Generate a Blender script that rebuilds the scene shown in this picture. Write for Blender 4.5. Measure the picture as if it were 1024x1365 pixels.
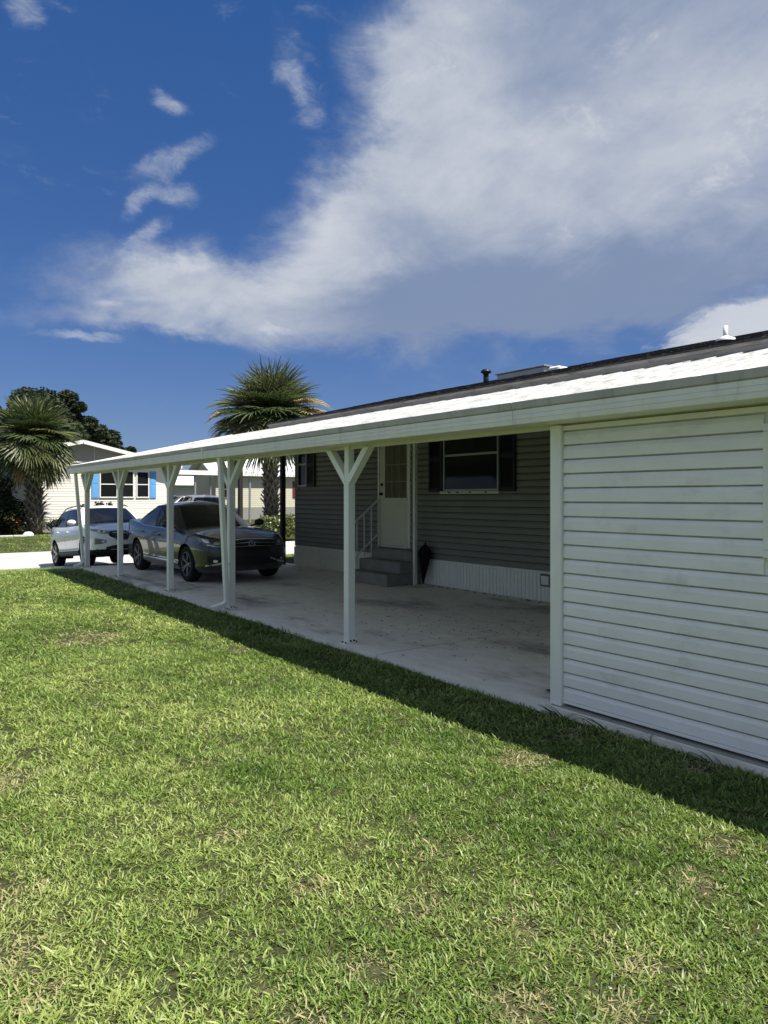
import bpy, bmesh, math, random
import numpy as np
from mathutils import Vector, Matrix
from mathutils.bvhtree import BVHTree

# ------------------------------------------------------------------ scene, camera, world, sun
scene = bpy.context.scene
for o in list(bpy.data.objects):
    bpy.data.objects.remove(o, do_unlink=True)
COL = scene.collection
random.seed(7)
RNG = np.random.default_rng(11)

TH = math.atan(717 / 946.0)                 # heading of the camera, to the right of +Y (along the carport)
SN, CS = math.sin(TH), math.cos(TH)
CAM_H = 1.53
cam_data = bpy.data.cameras.new('camera')
cam = bpy.data.objects.new('camera', cam_data)
COL.objects.link(cam)
cam.location = (0, 0, CAM_H)
cam.rotation_euler = (math.radians(90), 0, -TH)
cam_data.sensor_fit = 'VERTICAL'
cam_data.sensor_height = 24.0
cam_data.lens = 24.0 * 946 / 1365
cam_data.shift_y = -19.0 / 1365
cam_data.clip_start = 0.05
cam_data.clip_end = 6000
scene.camera = cam

SUN_TRAVEL = Vector((-0.235, 0.50, -1.0)).normalized()
SUN_EL = math.asin(-SUN_TRAVEL.z)
sun_data = bpy.data.lights.new('sun', 'SUN')
sun = bpy.data.objects.new('sun', sun_data)
COL.objects.link(sun)
sun.rotation_euler = SUN_TRAVEL.to_track_quat('-Z', 'Y').to_euler()
sun.location = (0, 0, 30)
sun_data.energy = 4.6
sun_data.angle = math.radians(0.53)
sun_data.color = (1.0, 0.955, 0.87)

vs = scene.view_settings
vs.view_transform = 'Standard'
vs.look = 'None'
vs.exposure = 0.9
vs.gamma = 1.0
vs.use_curve_mapping = False

world = bpy.data.worlds.new('World')
scene.world = world
world.use_nodes = True


def build_world():
    nt = world.node_tree
    nt.nodes.clear()
    L = nt.links

    def setin(n, i, v):
        if hasattr(v, 'is_linked') or hasattr(v, 'links'):
            L.new(v, n.inputs[i])
        else:
            n.inputs[i].default_value = v

    def M(op, a, b=0.0, c=0.0, clamp=False):
        n = nt.nodes.new('ShaderNodeMath')
        n.operation = op
        n.use_clamp = clamp
        setin(n, 0, a); setin(n, 1, b); setin(n, 2, c)
        return n.outputs[0]

    def V(op, a, b=(0, 0, 0)):
        n = nt.nodes.new('ShaderNodeVectorMath')
        n.operation = op
        setin(n, 0, a); setin(n, 1, b)
        return n.outputs['Value'] if op in ('DOT_PRODUCT', 'LENGTH') else n.outputs[0]

    def sstep(v, lo, hi, a=0.0, b=1.0):
        n = nt.nodes.new('ShaderNodeMapRange')
        n.interpolation_type = 'SMOOTHSTEP'
        setin(n, 0, v); setin(n, 1, lo); setin(n, 2, hi); setin(n, 3, a); setin(n, 4, b)
        return n.outputs[0]

    def noise(vec, scale, detail=6, rough=0.55, dist=0.0):
        n = nt.nodes.new('ShaderNodeTexNoise')
        setin(n, 'Vector', vec)
        n.inputs['Scale'].default_value = scale
        n.inputs['Detail'].default_value = detail
        n.inputs['Roughness'].default_value = rough
        n.inputs['Distortion'].default_value = dist
        return n

    tc = nt.nodes.new('ShaderNodeTexCoord')
    d = V('NORMALIZE', tc.outputs['Generated'])
    sp = nt.nodes.new('ShaderNodeSeparateXYZ')
    L.new(d, sp.inputs[0])
    fwd = V('DOT_PRODUCT', d, (SN, CS, 0))
    rgt = V('DOT_PRODUCT', d, (CS, -SN, 0))
    az = M('MULTIPLY', M('ARCTAN2', rgt, fwd), 57.2958)
    el = M('MULTIPLY', M('ARCSINE', sp.outputs[2]), 57.2958)
    cb = nt.nodes.new('ShaderNodeCombineXYZ')
    L.new(az, cb.inputs[0]); L.new(el, cb.inputs[1])
    P0 = cb.outputs[0]
    # streaky stretch along the horizon for the wisps
    st = V('MULTIPLY', d, (1.0, 1.0, 1.9))
    nA = noise(st, 3.2, 8, 0.62, 0.4)
    nB = noise(st, 9.0, 9, 0.66, 0.7)
    wob = V('MULTIPLY', V('SUBTRACT', nA.outputs['Color'], (0.5, 0.5, 0.5)), (13.0, 9.0, 0))
    wob2 = V('MULTIPLY', V('SUBTRACT', nB.outputs['Color'], (0.5, 0.5, 0.5)), (5.0, 3.4, 0))
    P = V('ADD', P0, V('ADD', wob, wob2))
    Ps = V('ADD', P0, V('ADD', V('MULTIPLY', wob, (0.12, 0.12, 0)), V('MULTIPLY', wob2, (0.7, 0.7, 0))))

    def blob(c, r, rot=0.0, src=P, soft=1.0):
        q = V('SUBTRACT', src, (c[0], c[1], 0))
        if rot:
            n = nt.nodes.new('ShaderNodeVectorRotate')
            n.rotation_type = 'Z_AXIS'
            L.new(q, n.inputs['Vector'])
            n.inputs['Angle'].default_value = math.radians(rot)
            q = n.outputs[0]
        q = V('MULTIPLY', q, (1.0 / r[0], 1.0 / r[1], 0))
        ln = V('LENGTH', q)
        return sstep(ln, 1.0, 1.0 - soft, 0.0, 1.0)

    def px(x, y):
        a = math.atan((x - 512) / 946.0)
        e = math.atan((663.5 - y) / 946.0 * math.cos(a))
        return (math.degrees(a), math.degrees(e))

    def addall(lst):
        r = lst[0]
        for b in lst[1:]:
            r = M('ADD', r, b)
        return r

    big = addall([
        blob(px(800, 190), (23, 15.5), 0, P, 0.55),
        blob(px(560, 330), (15, 8.6), 0, P, 0.7),
        blob(px(300, 400), (20, 5.0), 5, P, 1.0),
        M('MULTIPLY', blob(px(150, 436), (12, 2.2), 3, P, 1.0), 0.5),
        blob(px(760, 380), (26, 8.0), 0, P, 0.9),
        blob((46, 30), (38, 19), 0, P, 0.55),
        blob((30, 52), (40, 20), 0, P, 0.6),
        blob((95, 34), (30, 18), 0, P, 0.6),
        blob((150, 50), (42, 22), 0, P, 0.6),
        blob((-75, 34), (26, 14), 0, P, 0.6),
        blob((-125, 42), (36, 20), 0, P, 0.6),
        M('MULTIPLY', blob(px(640, 20), (13, 9), 0, P, 0.8), 0.8),
    ])
    # cloud cover added out of view, around and overhead, to lift the shade
    around = M('MAXIMUM', sstep(M('ABSOLUTE', az), 36.0, 62.0), sstep(el, 42.0, 58.0))
    big = M('ADD', big, M('MULTIPLY', around, 0.58))
    low = M('ADD', blob(px(960, 435), (9.0, 3.0), -9, Ps, 0.9), blob((34, 12.5), (14, 3.6), -6, Ps, 0.9))
    wis = addall([
        blob(px(222, 136), (2.29, 1.17), 15, Ps, 0.9),
        blob(px(226, 212), (5.67, 1.49), -25, Ps, 0.9),
        blob(px(232, 258), (3.10, 1.43), 0, Ps, 0.8),
        blob(px(184, 272), (2.43, 1.17), -45, Ps, 0.9),
        blob(px(196, 312), (3.51, 1.17), -35, Ps, 0.9),
        blob(px(250, 350), (4.59, 1.43), 0, Ps, 0.9),
        blob(px(36, 14), (2.4, 2.0), -40, Ps, 0.9),
        blob(px(148, 405), (1.6, 0.55), 0, Ps, 0.8),
        blob(px(362, 438), (2.8, 0.6), 8, Ps, 0.8),
        blob(px(100, 448), (5.0, 0.7), 0, Ps, 0.9),
        M('MULTIPLY', blob(px(425, 120), (7.0, 3.0), 60, P, 1.0), 0.8),
    ])
    fb = noise(st, 5.0, 10, 0.6, 0.3).outputs['Fac']
    # long feathered streaks drawn out by the high wind
    ro = nt.nodes.new('ShaderNodeVectorRotate')
    ro.rotation_type = 'Z_AXIS'
    L.new(V('ADD', P0, V('MULTIPLY', wob, (0.35, 0.35, 0))), ro.inputs['Vector'])
    ro.inputs['Angle'].default_value = math.radians(-28)
    streak = noise(V('MULTIPLY', ro.outputs[0], (0.035, 0.20, 0)), 1.0, 8, 0.6, 0.5).outputs['Fac']
    fine = noise(st, 22.0, 8, 0.7, 0.6).outputs['Fac']
    dens_big = sstep(M('ADD', big, M('ADD', M('MULTIPLY', M('SUBTRACT', fb, 0.5), 0.9), M('MULTIPLY', M('SUBTRACT', streak, 0.5), 0.45))), 0.07, 1.0)
    dens_low = sstep(M('ADD', low, M('MULTIPLY', M('SUBTRACT', nB.outputs['Fac'], 0.5), 2.2)), 0.15, 1.0)
    wmod = M('ADD', M('MULTIPLY', wis, 1.0), M('MULTIPLY', M('SUBTRACT', fine, 0.5), 1.9))
    dens_wis = M('MULTIPLY', M('MULTIPLY', sstep(wmod, 0.10, 1.5), sstep(wis, 0.0, 0.7)), 0.66)
    thin = M('MULTIPLY', dens_big, M('ADD', 0.84, M('MULTIPLY', fb, 0.2)), clamp=True)
    alpha = M('MAXIMUM', M('MAXIMUM', thin, M('MULTIPLY', dens_low, 0.9)), dens_wis)

    # light and dark of the cloud: bright body, blue-grey underside
    shade = addall([
        M('MULTIPLY', blob(px(430, 320), (11, 7), 0, P, 1.0), 0.55),
        M('MULTIPLY', blob(px(640, 210), (14, 7), 14, P, 1.0), 0.42),
        M('MULTIPLY', blob(px(900, 200), (16, 8), 10, P, 1.0), 0.30),
        M('MULTIPLY', blob(px(620, 60), (16, 7), 0, P, 1.0), 0.22),
        M('MULTIPLY', blob(px(250, 400), (12, 5), 0, P, 1.0), 0.25),
        M('MULTIPLY', dens_low, 0.75),
        M('MULTIPLY', blob(px(740, 410), (24, 6.0), 0, P, 1.0), -0.50),
        M('MULTIPLY', M('SUBTRACT', fb, 0.5), 0.9),
        M('MULTIPLY', M('SUBTRACT', streak, 0.5), 0.45),
        M('MULTIPLY', M('SUBTRACT', noise(st, 2.2, 5, 0.5).outputs['Fac'], 0.5), 0.6),
    ])
    shade = M('ADD', shade, M('MULTIPLY', dens_wis, 0.5))
    shade = sstep(M('ADD', shade, 0.36), 0.0, 1.0)
    ccol = nt.nodes.new('ShaderNodeMix')
    ccol.data_type = 'RGBA'
    L.new(shade, ccol.inputs[0])
    ccol.inputs[6].default_value = (1.22, 1.58, 2.38, 1)
    ccol.inputs[7].default_value = (3.50, 3.66, 3.94, 1)

    sky = nt.nodes.new('ShaderNodeTexSky')
    sky.sky_type = 'NISHITA'
    sky.sun_disc = False
    sky.sun_elevation = SUN_EL
    sky.sun_rotation = math.atan2(-SUN_TRAVEL.x, -SUN_TRAVEL.y)
    sky.altitude = 0
    sky.air_density = 1.0
    sky.dust_density = 0.0
    sky.ozone_density = 2.0
    hs = nt.nodes.new('ShaderNodeHueSaturation')
    hs.inputs['Hue'].default_value = 0.508
    hs.inputs['Saturation'].default_value = 1.38
    hs.inputs['Value'].default_value = 0.80
    L.new(sky.outputs[0], hs.inputs['Color'])
    mix = nt.nodes.new('ShaderNodeMix')
    mix.data_type = 'RGBA'
    L.new(alpha, mix.inputs[0])
    # compress the span between zenith and horizon, as the camera did
    g0 = V('MULTIPLY', hs.outputs[0], (0.1091, 0.1091, 0.1091))
    gm = nt.nodes.new('ShaderNodeGamma')
    L.new(g0, gm.inputs[0])
    gm.inputs[1].default_value = 0.55
    g1 = V('MULTIPLY', gm.outputs[0], (1.74, 2.25, 3.57))
    L.new(g1, mix.inputs[6])
    L.new(ccol.outputs[2], mix.inputs[7])
    bg = nt.nodes.new('ShaderNodeBackground')
    bg.inputs['Strength'].default_value = 0.10
    L.new(mix.outputs[2], bg.inputs['Color'])
    out = nt.nodes.new('ShaderNodeOutputWorld')
    L.new(bg.outputs[0], out.inputs['Surface'])


build_world()
try:
    world.cycles.sampling_method = 'MANUAL'
    world.cycles.sample_map_resolution = 1024
except Exception:
    pass


# ------------------------------------------------------------------ materials
def material(name, color, rough=0.6, spec=0.5, metal=0.0, vary=0.0, vscale=3.0, bump=0.0, bscale=60.0,
             coat=0.0, second=None, sscale=1.5, samt=0.5, stretch=(1, 1, 1), trans=0.0, emit=None, lo=0.45, hi=0.7):
    m = bpy.data.materials.new(name)
    m.use_nodes = True
    nt = m.node_tree
    b = nt.nodes['Principled BSDF']
    b.inputs['Roughness'].default_value = rough
    b.inputs['Specular IOR Level'].default_value = spec
    b.inputs['Metallic'].default_value = metal
    b.inputs['Coat Weight'].default_value = coat
    b.inputs['Coat Roughness'].default_value = 0.04
    b.inputs['Base Color'].default_value = (*color, 1)
    if vary or second or bump:
        geo = nt.nodes.new('ShaderNodeNewGeometry')
        mp = nt.nodes.new('ShaderNodeMapping')
        mp.inputs['Scale'].default_value = stretch
        nt.links.new(geo.outputs['Position'], mp.inputs['Vector'])
        src = mp.outputs[0]
        colout = None
        if vary:
            n = nt.nodes.new('ShaderNodeTexNoise')
            n.inputs['Scale'].default_value = vscale
            n.inputs['Detail'].default_value = 8
            n.inputs['Roughness'].default_value = 0.6
            nt.links.new(src, n.inputs['Vector'])
            mr = nt.nodes.new('ShaderNodeMapRange')
            nt.links.new(n.outputs['Fac'], mr.inputs[0])
            mr.inputs[1].default_value = 0.3
            mr.inputs[2].default_value = 0.7
            mr.inputs[3].default_value = 1 - vary
            mr.inputs[4].default_value = 1 + vary
            mx = nt.nodes.new('ShaderNodeMix')
            mx.data_type = 'RGBA'
            mx.blend_type = 'MULTIPLY'
            mx.inputs[0].default_value = 1.0
            mx.inputs[6].default_value = (*color, 1)
            cc = nt.nodes.new('ShaderNodeCombineColor')
            for i in range(3):
                nt.links.new(mr.outputs[0], cc.inputs[i])
            nt.links.new(cc.outputs[0], mx.inputs[7])
            colout = mx.outputs[2]
        if second:
            n = nt.nodes.new('ShaderNodeTexNoise')
            n.inputs['Scale'].default_value = sscale
            n.inputs['Detail'].default_value = 9
            n.inputs['Roughness'].default_value = 0.65
            nt.links.new(src, n.inputs['Vector'])
            mr = nt.nodes.new('ShaderNodeMapRange')
            mr.interpolation_type = 'SMOOTHSTEP'
            nt.links.new(n.outputs['Fac'], mr.inputs[0])
            mr.inputs[1].default_value = lo
            mr.inputs[2].default_value = hi
            mr.inputs[3].default_value = 0
            mr.inputs[4].default_value = samt
            mx = nt.nodes.new('ShaderNodeMix')
            mx.data_type = 'RGBA'
            nt.links.new(mr.outputs[0], mx.inputs[0])
            if colout:
                nt.links.new(colout, mx.inputs[6])
            else:
                mx.inputs[6].default_value = (*color, 1)
            mx.inputs[7].default_value = (*second, 1)
            colout = mx.outputs[2]
        if colout:
            nt.links.new(colout, b.inputs['Base Color'])
        if bump:
            n = nt.nodes.new('ShaderNodeTexNoise')
            n.inputs['Scale'].default_value = bscale
            n.inputs['Detail'].default_value = 6
            nt.links.new(src, n.inputs['Vector'])
            bp = nt.nodes.new('ShaderNodeBump')
            bp.inputs['Strength'].default_value = bump
            bp.inputs['Distance'].default_value = 0.01
            nt.links.new(n.outputs['Fac'], bp.inputs['Height'])
            nt.links.new(bp.outputs[0], b.inputs['Normal'])
    if trans:
        tr = nt.nodes.new('ShaderNodeBsdfTranslucent')
        bc = b.inputs['Base Color']
        if bc.is_linked:
            nt.links.new(bc.links[0].from_socket, tr.inputs['Color'])
        else:
            tr.inputs['Color'].default_value = (*color, 1)
        ms = nt.nodes.new('ShaderNodeMixShader')
        ms.inputs[0].default_value = trans
        nt.links.new(b.outputs[0], ms.inputs[1])
        nt.links.new(tr.outputs[0], ms.inputs[2])
        nt.links.new(ms.outputs[0], nt.nodes['Material Output'].inputs['Surface'])
    if emit:
        b.inputs['Emission Color'].default_value = (*emit, 1)
        b.inputs['Emission Strength'].default_value = 1
    return m


MT = {}
MT['shed_siding'] = material('shed siding vinyl', (0.88, 0.86, 0.82), 0.5, 0.35, vary=0.05, vscale=2.5, bump=0.12, bscale=140,
                             second=(0.46, 0.44, 0.38), sscale=2.6, samt=0.5, stretch=(1, 1, 1.6), lo=0.52, hi=0.80)
MT['lap_shade'] = material('painted shade in the laps', (0.55, 0.55, 0.51), 0.8, 0.2, vary=0.2, vscale=8)  # darker tone painted in for the shade under each lap
MT['lap_shade_dark'] = material('painted shade in the grey laps', (0.06, 0.06, 0.05), 0.8, 0.2, vary=0.2, vscale=8)  # same painted lap shade, for the grey house boards
MT['house_siding'] = material('house siding vinyl', (0.23, 0.23, 0.20), 0.55, 0.3, vary=0.07, vscale=2.0, bump=0.1, bscale=120)
MT['white_paint'] = material('white aluminium paint', (0.85, 0.85, 0.78), 0.45, 0.4, vary=0.04, vscale=5,
                             second=(0.40, 0.41, 0.36), sscale=7, samt=0.35, stretch=(1, 1, .35), lo=0.56, hi=0.85)
MT['gutter'] = material('gutter aluminium', (0.80, 0.79, 0.71), 0.45, 0.4, vary=0.06, vscale=6,
                        second=(0.20, 0.20, 0.17), sscale=9, samt=0.5, stretch=(1, 1, .25), lo=0.55, hi=0.85)
MT['gutter_lip'] = material('darker gutter lip', (0.46, 0.45, 0.40), 0.5, 0.4, vary=0.12, vscale=6,  # lip in a darker tone than the gutter face
                            second=(0.16, 0.16, 0.14), sscale=9, samt=0.6, stretch=(1, 1, .25), lo=0.5, hi=0.8)
MT['cream'] = material('cream beam paint', (0.72, 0.71, 0.58), 0.5, 0.35, vary=0.05, vscale=4)
MT['pan_rib'] = material('grey pan rib', (0.48, 0.48, 0.47), 0.6, 0.3, vary=0.35, vscale=5)  # rib sides greyer than the pans, so the rib lines show
MT['roof_pan'] = material('white roof pan', (0.74, 0.75, 0.75), 0.4, 0.4, vary=0.05, vscale=2,
                          second=(0.22, 0.22, 0.20), sscale=6, samt=0.75, stretch=(.25, 1, 1), lo=0.52, hi=0.75)
MT['fascia'] = material('weathered fascia', (0.30, 0.29, 0.27), 0.7, 0.2, vary=0.2, vscale=6, second=(0.08, 0.075, 0.07),
                        sscale=4, samt=0.8, stretch=(1, .5, 2), lo=0.5, hi=0.75)
MT['shingle'] = material('asphalt shingle', (0.055, 0.052, 0.05), 0.9, 0.1, vary=0.4, vscale=5, bump=0.5, bscale=120)
MT['concrete'] = material('concrete slab', (0.84, 0.79, 0.67), 0.8, 0.2, vary=0.10, vscale=9, bump=0.5, bscale=35,
                          second=(0.17, 0.155, 0.13), sscale=0.75, samt=0.85, stretch=(1, .45, 1), lo=0.50, hi=0.70)
MT['concrete_light'] = material('apron concrete', (0.50, 0.50, 0.47), 0.8, 0.2, vary=0.08, vscale=1.4, bump=0.3, bscale=70)
MT['street'] = material('pale street', (0.42, 0.42, 0.41), 0.85, 0.2, vary=0.08, vscale=1.0, bump=0.35, bscale=90,
                        second=(0.30, 0.30, 0.29), sscale=.6, samt=0.5)
MT['step'] = material('step concrete', (0.27, 0.265, 0.235), 0.85, 0.2, vary=0.15, vscale=4, bump=0.3, bscale=60)
MT['black_shutter'] = material('black shutter', (0.012, 0.012, 0.013), 0.5, 0.3)
MT['skirting'] = material('skirting vinyl', (0.88, 0.87, 0.79), 0.55, 0.3, vary=0.06, vscale=5, second=(0.40, 0.37, 0.31), sscale=5,
                          samt=0.35, stretch=(1, 1, .6), lo=.5, hi=.8)
MT['door'] = material('door paint', (0.70, 0.68, 0.55), 0.5, 0.35, vary=0.03)
MT['dark_metal'] = material('dark metal', (0.03, 0.03, 0.03), 0.4, 0.5, metal=0.6)
MT['glass_dark'] = material('dark window glass', (0.010, 0.012, 0.012), 0.05, 0.22)
MT['muntin'] = material('muntin paint', (0.30, 0.28, 0.23), 0.5, 0.3)
MT['curtain'] = material('curtain', (0.17, 0.15, 0.12), 0.9, 0.1, vary=0.5, vscale=9, stretch=(1, 8, .3))
MT['brown_post'] = material('dark post', (0.035, 0.033, 0.03), 0.7, 0.2)
MT['black_cloth'] = material('black cloth', (0.012, 0.012, 0.012), 0.9, 0.1)
MT['metal_grey'] = material('galvanised metal', (0.35, 0.36, 0.36), 0.4, 0.5, metal=0.5, vary=.1)
MT['rail_dark'] = material('dark hatch frame', (0.16, 0.16, 0.15), 0.6, 0.3)
MT['rail_grey'] = material('grey rail paint', (0.75, 0.75, 0.70), 0.5, 0.4)
MT['white_bright'] = material('white trim', (0.78, 0.78, 0.76), 0.5, 0.4)
MT['soil'] = material('lawn soil', (0.045, 0.05, 0.022), 0.95, 0.1, vary=0.5, vscale=40, bump=0.8, bscale=40,
                      second=(0.12, 0.095, 0.06), sscale=6, samt=0.7, lo=.5, hi=.72)


# ------------------------------------------------------------------ mesh helpers
class MB:
    def __init__(self):
        self.v = []
        self.f = []

    def add(self, verts, faces):
        k = len(self.v)
        self.v += [tuple(p) for p in verts]
        self.f += [tuple(i + k for i in f) for f in faces]
        return self

    def box(self, x0, x1, y0, y1, z0, z1, ch=0.0):
        if ch <= 0:
            v = [(x, y, z) for x in (x0, x1) for y in (y0, y1) for z in (z0, z1)]
            f = [(0, 1, 3, 2), (4, 6, 7, 5), (0, 4, 5, 1), (2, 3, 7, 6), (0, 2, 6, 4), (1, 5, 7, 3)]
            return self.add(v, f)
        bm = bmesh.new()
        r = bmesh.ops.create_cube(bm, size=1)
        for q in r['verts']:
            q.co = Vector((x0 + (q.co.x + .5) * (x1 - x0), y0 + (q.co.y + .5) * (y1 - y0), z0 + (q.co.z + .5) * (z1 - z0)))
        bmesh.ops.bevel(bm, geom=bm.edges[:], offset=ch, segments=1, affect='EDGES', profile=.5)
        self.add([q.co[:] for q in bm.verts], [[q.index for q in f.verts] for f in bm.faces])
        bm.free()
        return self

    def beam(self, a, b, w, d, up=(0, 0, 1)):
        """square bar from a to b"""
        a, b = Vector(a), Vector(b)
        t = (b - a).normalized()
        u = Vector(up)
        if abs(t.dot(u)) > .98:
            u = Vector((1, 0, 0))
        s = t.cross(u).normalized()
        u = s.cross(t).normalized()
        v = []
        for p in (a, b):
            for sx, sy in ((-1, -1), (1, -1), (1, 1), (-1, 1)):
                v.append(p + s * (sx * w / 2) + u * (sy * d / 2))
        return self.add(v, [(0, 1, 2, 3)[::-1], (4, 5, 6, 7), (0, 1, 5, 4), (1, 2, 6, 5), (2, 3, 7, 6), (3, 0, 4, 7)])

    def tube(self, pts, r, n=8, caps=True):
        pts = [Vector(p) for p in pts]
        rr = r if isinstance(r, (list, tuple)) else [r] * len(pts)
        v = []
        for i, p in enumerate(pts):
            t = (pts[min(i + 1, len(pts) - 1)] - pts[max(i - 1, 0)]).normalized()
            u = Vector((0, 0, 1)) if abs(t.z) < .9 else Vector((1, 0, 0))
            s = t.cross(u).normalized()
            u = s.cross(t).normalized()
            for k in range(n):
                a = 2 * math.pi * k / n
                v.append(p + (s * math.cos(a) + u * math.sin(a)) * rr[i])
        f = []
        for i in range(len(pts) - 1):
            for k in range(n):
                f.append((i * n + k, i * n + (k + 1) % n, (i + 1) * n + (k + 1) % n, (i + 1) * n + k))
        if caps:
            f.append(tuple(range(n))[::-1])
            f.append(tuple((len(pts) - 1) * n + k for k in range(n)))
        return self.add(v, f)

    def extrude_y(self, prof, y0, y1, closed=True):
        """closed profile of (x, z) points swept along Y"""
        n = len(prof)
        v = [(x, y0, z) for x, z in prof] + [(x, y1, z) for x, z in prof]
        f = [(i, (i + 1) % n, n + (i + 1) % n, n + i) for i in range(n if closed else n - 1)]
        if closed:
            f += [tuple(range(n))[::-1], tuple(range(n, 2 * n))]
        return self.add(v, f)

    def extrude_x(self, prof, x0, x1, closed=True):
        n = len(prof)
        v = [(x0, y, z) for y, z in prof] + [(x1, y, z) for y, z in prof]
        f = [(i, (i + 1) % n, n + (i + 1) % n, n + i) for i in range(n if closed else n - 1)]
        if closed:
            f += [tuple(range(n))[::-1], tuple(range(n, 2 * n))]
        return self.add(v, f)

    def lathe(self, prof, n=24, axis='z', center=(0, 0, 0)):
        c = Vector(center)
        v = []
        for r, h in prof:
            for k in range(n):
                a = 2 * math.pi * k / n
                if axis == 'z':
                    v.append(c + Vector((r * math.cos(a), r * math.sin(a), h)))
                else:
                    v.append(c + Vector((h, r * math.cos(a), r * math.sin(a))))
        f = []
        for i in range(len(prof) - 1):
            for k in range(n):
                f.append((i * n + k, i * n + (k + 1) % n, (i + 1) * n + (k + 1) % n, (i + 1) * n + k))
        return self.add(v, f)

    def mesh(self, name, mat=None, smooth=False, fix=True):
        me = bpy.data.meshes.new(name)
        me.from_pydata(self.v, [], self.f)
        if fix and len(self.f) < 60000:
            bm = bmesh.new()
            bm.from_mesh(me)
            bmesh.ops.recalc_face_normals(bm, faces=bm.faces[:])
            bm.to_mesh(me)
            bm.free()
        if mat:
            me.materials.append(mat)
        if smooth:
            me.polygons.foreach_set('use_smooth', [True] * len(me.polygons))
        return me

    def build(self, name, mat, parent=None, smooth=False, fix=True):
        return obj(name, self.mesh(name, mat, smooth, fix), parent)


def obj(name, me, parent=None, loc=None, rot=None):
    o = bpy.data.objects.new(name, me)
    COL.objects.link(o)
    if parent:
        o.parent = parent
    if loc:
        o.location = loc
    if rot:
        o.rotation_euler = rot
    return o


def tag(o, label, cat, group=None):
    o['label'] = label
    o['category'] = cat
    if group:
        o['group'] = group
    return o


def thing(name, label, cat, loc=(0, 0, 0), rz=0.0, group=None):
    o = obj(name, None, None, loc, (0, 0, rz))
    o.empty_display_size = 0.2
    return tag(o, label, cat, group)


def struct(o):
    o['kind'] = 'structure'
    return o


def shade_auto(o, ang=35):
    me = o.data
    me.polygons.foreach_set('use_smooth', [True] * len(me.polygons))
    try:
        me.set_sharp_from_angle(angle=math.radians(ang))
    except Exception:
        pass


def catmull(pts, n):
    """sample a Catmull-Rom curve; pts list of tuples, n samples per segment"""
    P = [np.array(p, float) for p in pts]
    out = []
    for i in range(len(P) - 1):
        p0 = P[max(i - 1, 0)]; p1 = P[i]; p2 = P[i + 1]; p3 = P[min(i + 2, len(P) - 1)]
        for k in range(n):
            t = k / n
            out.append(.5 * ((2 * p1) + (-p0 + p2) * t + (2 * p0 - 5 * p1 + 4 * p2 - p3) * t * t + (-p0 + 3 * p1 - 3 * p2 + p3) * t ** 3))
    out.append(P[-1])
    return out


# ------------------------------------------------------------------ ground, street, driveway
def ground_z(x, y):
    ys = np.array([-4000, 16.4, 20.6, 24.8, 29.0, 4000.0])
    zs = np.array([-0.055, -0.055, -0.365, -0.30, 0.0, 0.0])
    z = np.interp(y, ys, zs)
    return z + 0.008 * np.sin(x * 1.7 + y * 0.9) + 0.006 * np.sin(y * 2.3 - x * 1.1)


def build_ground():
    def axis(a, b, step, far):
        core = np.arange(a, b + 1e-6, step)
        out = [core[-1]]
        s = step
        while out[-1] < far:
            s *= 1.5
            out.append(out[-1] + s)
        neg = [core[0]]
        s = step
        while neg[-1] > -far:
            s *= 1.5
            neg.append(neg[-1] - s)
        return np.concatenate([np.array(neg[1:][::-1]), core, np.array(out[1:])])
    xs = axis(-14, 26, 0.4, 3000)
    ys = axis(-6, 50, 0.4, 3000)
    X, Y = np.meshgrid(xs, ys, indexing='ij')
    Z = ground_z(X, Y)
    nx, ny = X.shape
    v = np.stack([X, Y, Z], -1).reshape(-1, 3)
    i = np.arange(nx - 1)[:, None] * ny + np.arange(ny - 1)[None, :]
    i = i.ravel()
    f = np.stack([i, i + ny, i + ny + 1, i + 1], 1)
    me = bpy.data.meshes.new('lawn')
    me.from_pydata(v.tolist(), [], f.tolist())
    me.materials.append(MT['soil'])
    me.polygons.foreach_set('use_smooth', [True] * len(me.polygons))
    struct(obj('lawn', me))


build_ground()

b = MB()
b.add([(-400, 20.6, -.325), (400, 20.6, -.325), (400, 24.8, -.20), (-400, 24.8, -.20),
       (-400, 20.6, -.45), (400, 20.6, -.45), (400, 24.8, -.40), (-400, 24.8, -.40)],
      [(0, 1, 2, 3), (0, 4, 5, 1), (2, 6, 7, 3)])
struct(b.build('street', MT['street']))

driveway = struct(obj('driveway', None))
driveway.empty_display_size = .2
joints = [-1.6, 2.6, 5.55, 8.6, 11.6, 14.4, 16.6]
for i in range(len(joints) - 1):
    for (xa, xb) in ((4.12, 8.24),):
        dz = [0, .0, .002, -.002, .001, 0][i]
        MB().box(xa, xb, joints[i] + .008, joints[i + 1] - .008, -.2, dz).build('concrete_panel', MT['concrete'], driveway)
for (xa, xb) in ((4.12, 6.58), (6.60, 9.2)):
    bb = MB()
    bb.add([(xa, 16.612, 0.0), (xb, 16.612, 0.0), (xb, 20.6, -.318), (xa, 20.6, -.318),
            (xa, 16.612, -.5), (xb, 16.612, -.5), (xb, 20.6, -.6), (xa, 20.6, -.6)],
           [(0, 1, 2, 3), (7, 6, 5, 4), (0, 4, 5, 1), (1, 5, 6, 2), (2, 6, 7, 3), (3, 7, 4, 0)])
    bb.build('concrete_panel', MT['concrete_light'], driveway)

# ------------------------------------------------------------------ carport
CZ0, CX0 = 2.205, 3.97            # low edge of the roof, at the gutter
SLOPE = (3.13 - CZ0) / (7.96 - CX0)
carport = thing('carport', 'long white aluminium carport with pan roof, gutter and Y-braced posts along the driveway', 'carport', (4.22, 9.0, 0))
CO = Vector((4.22, 9.0, 0))


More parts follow.
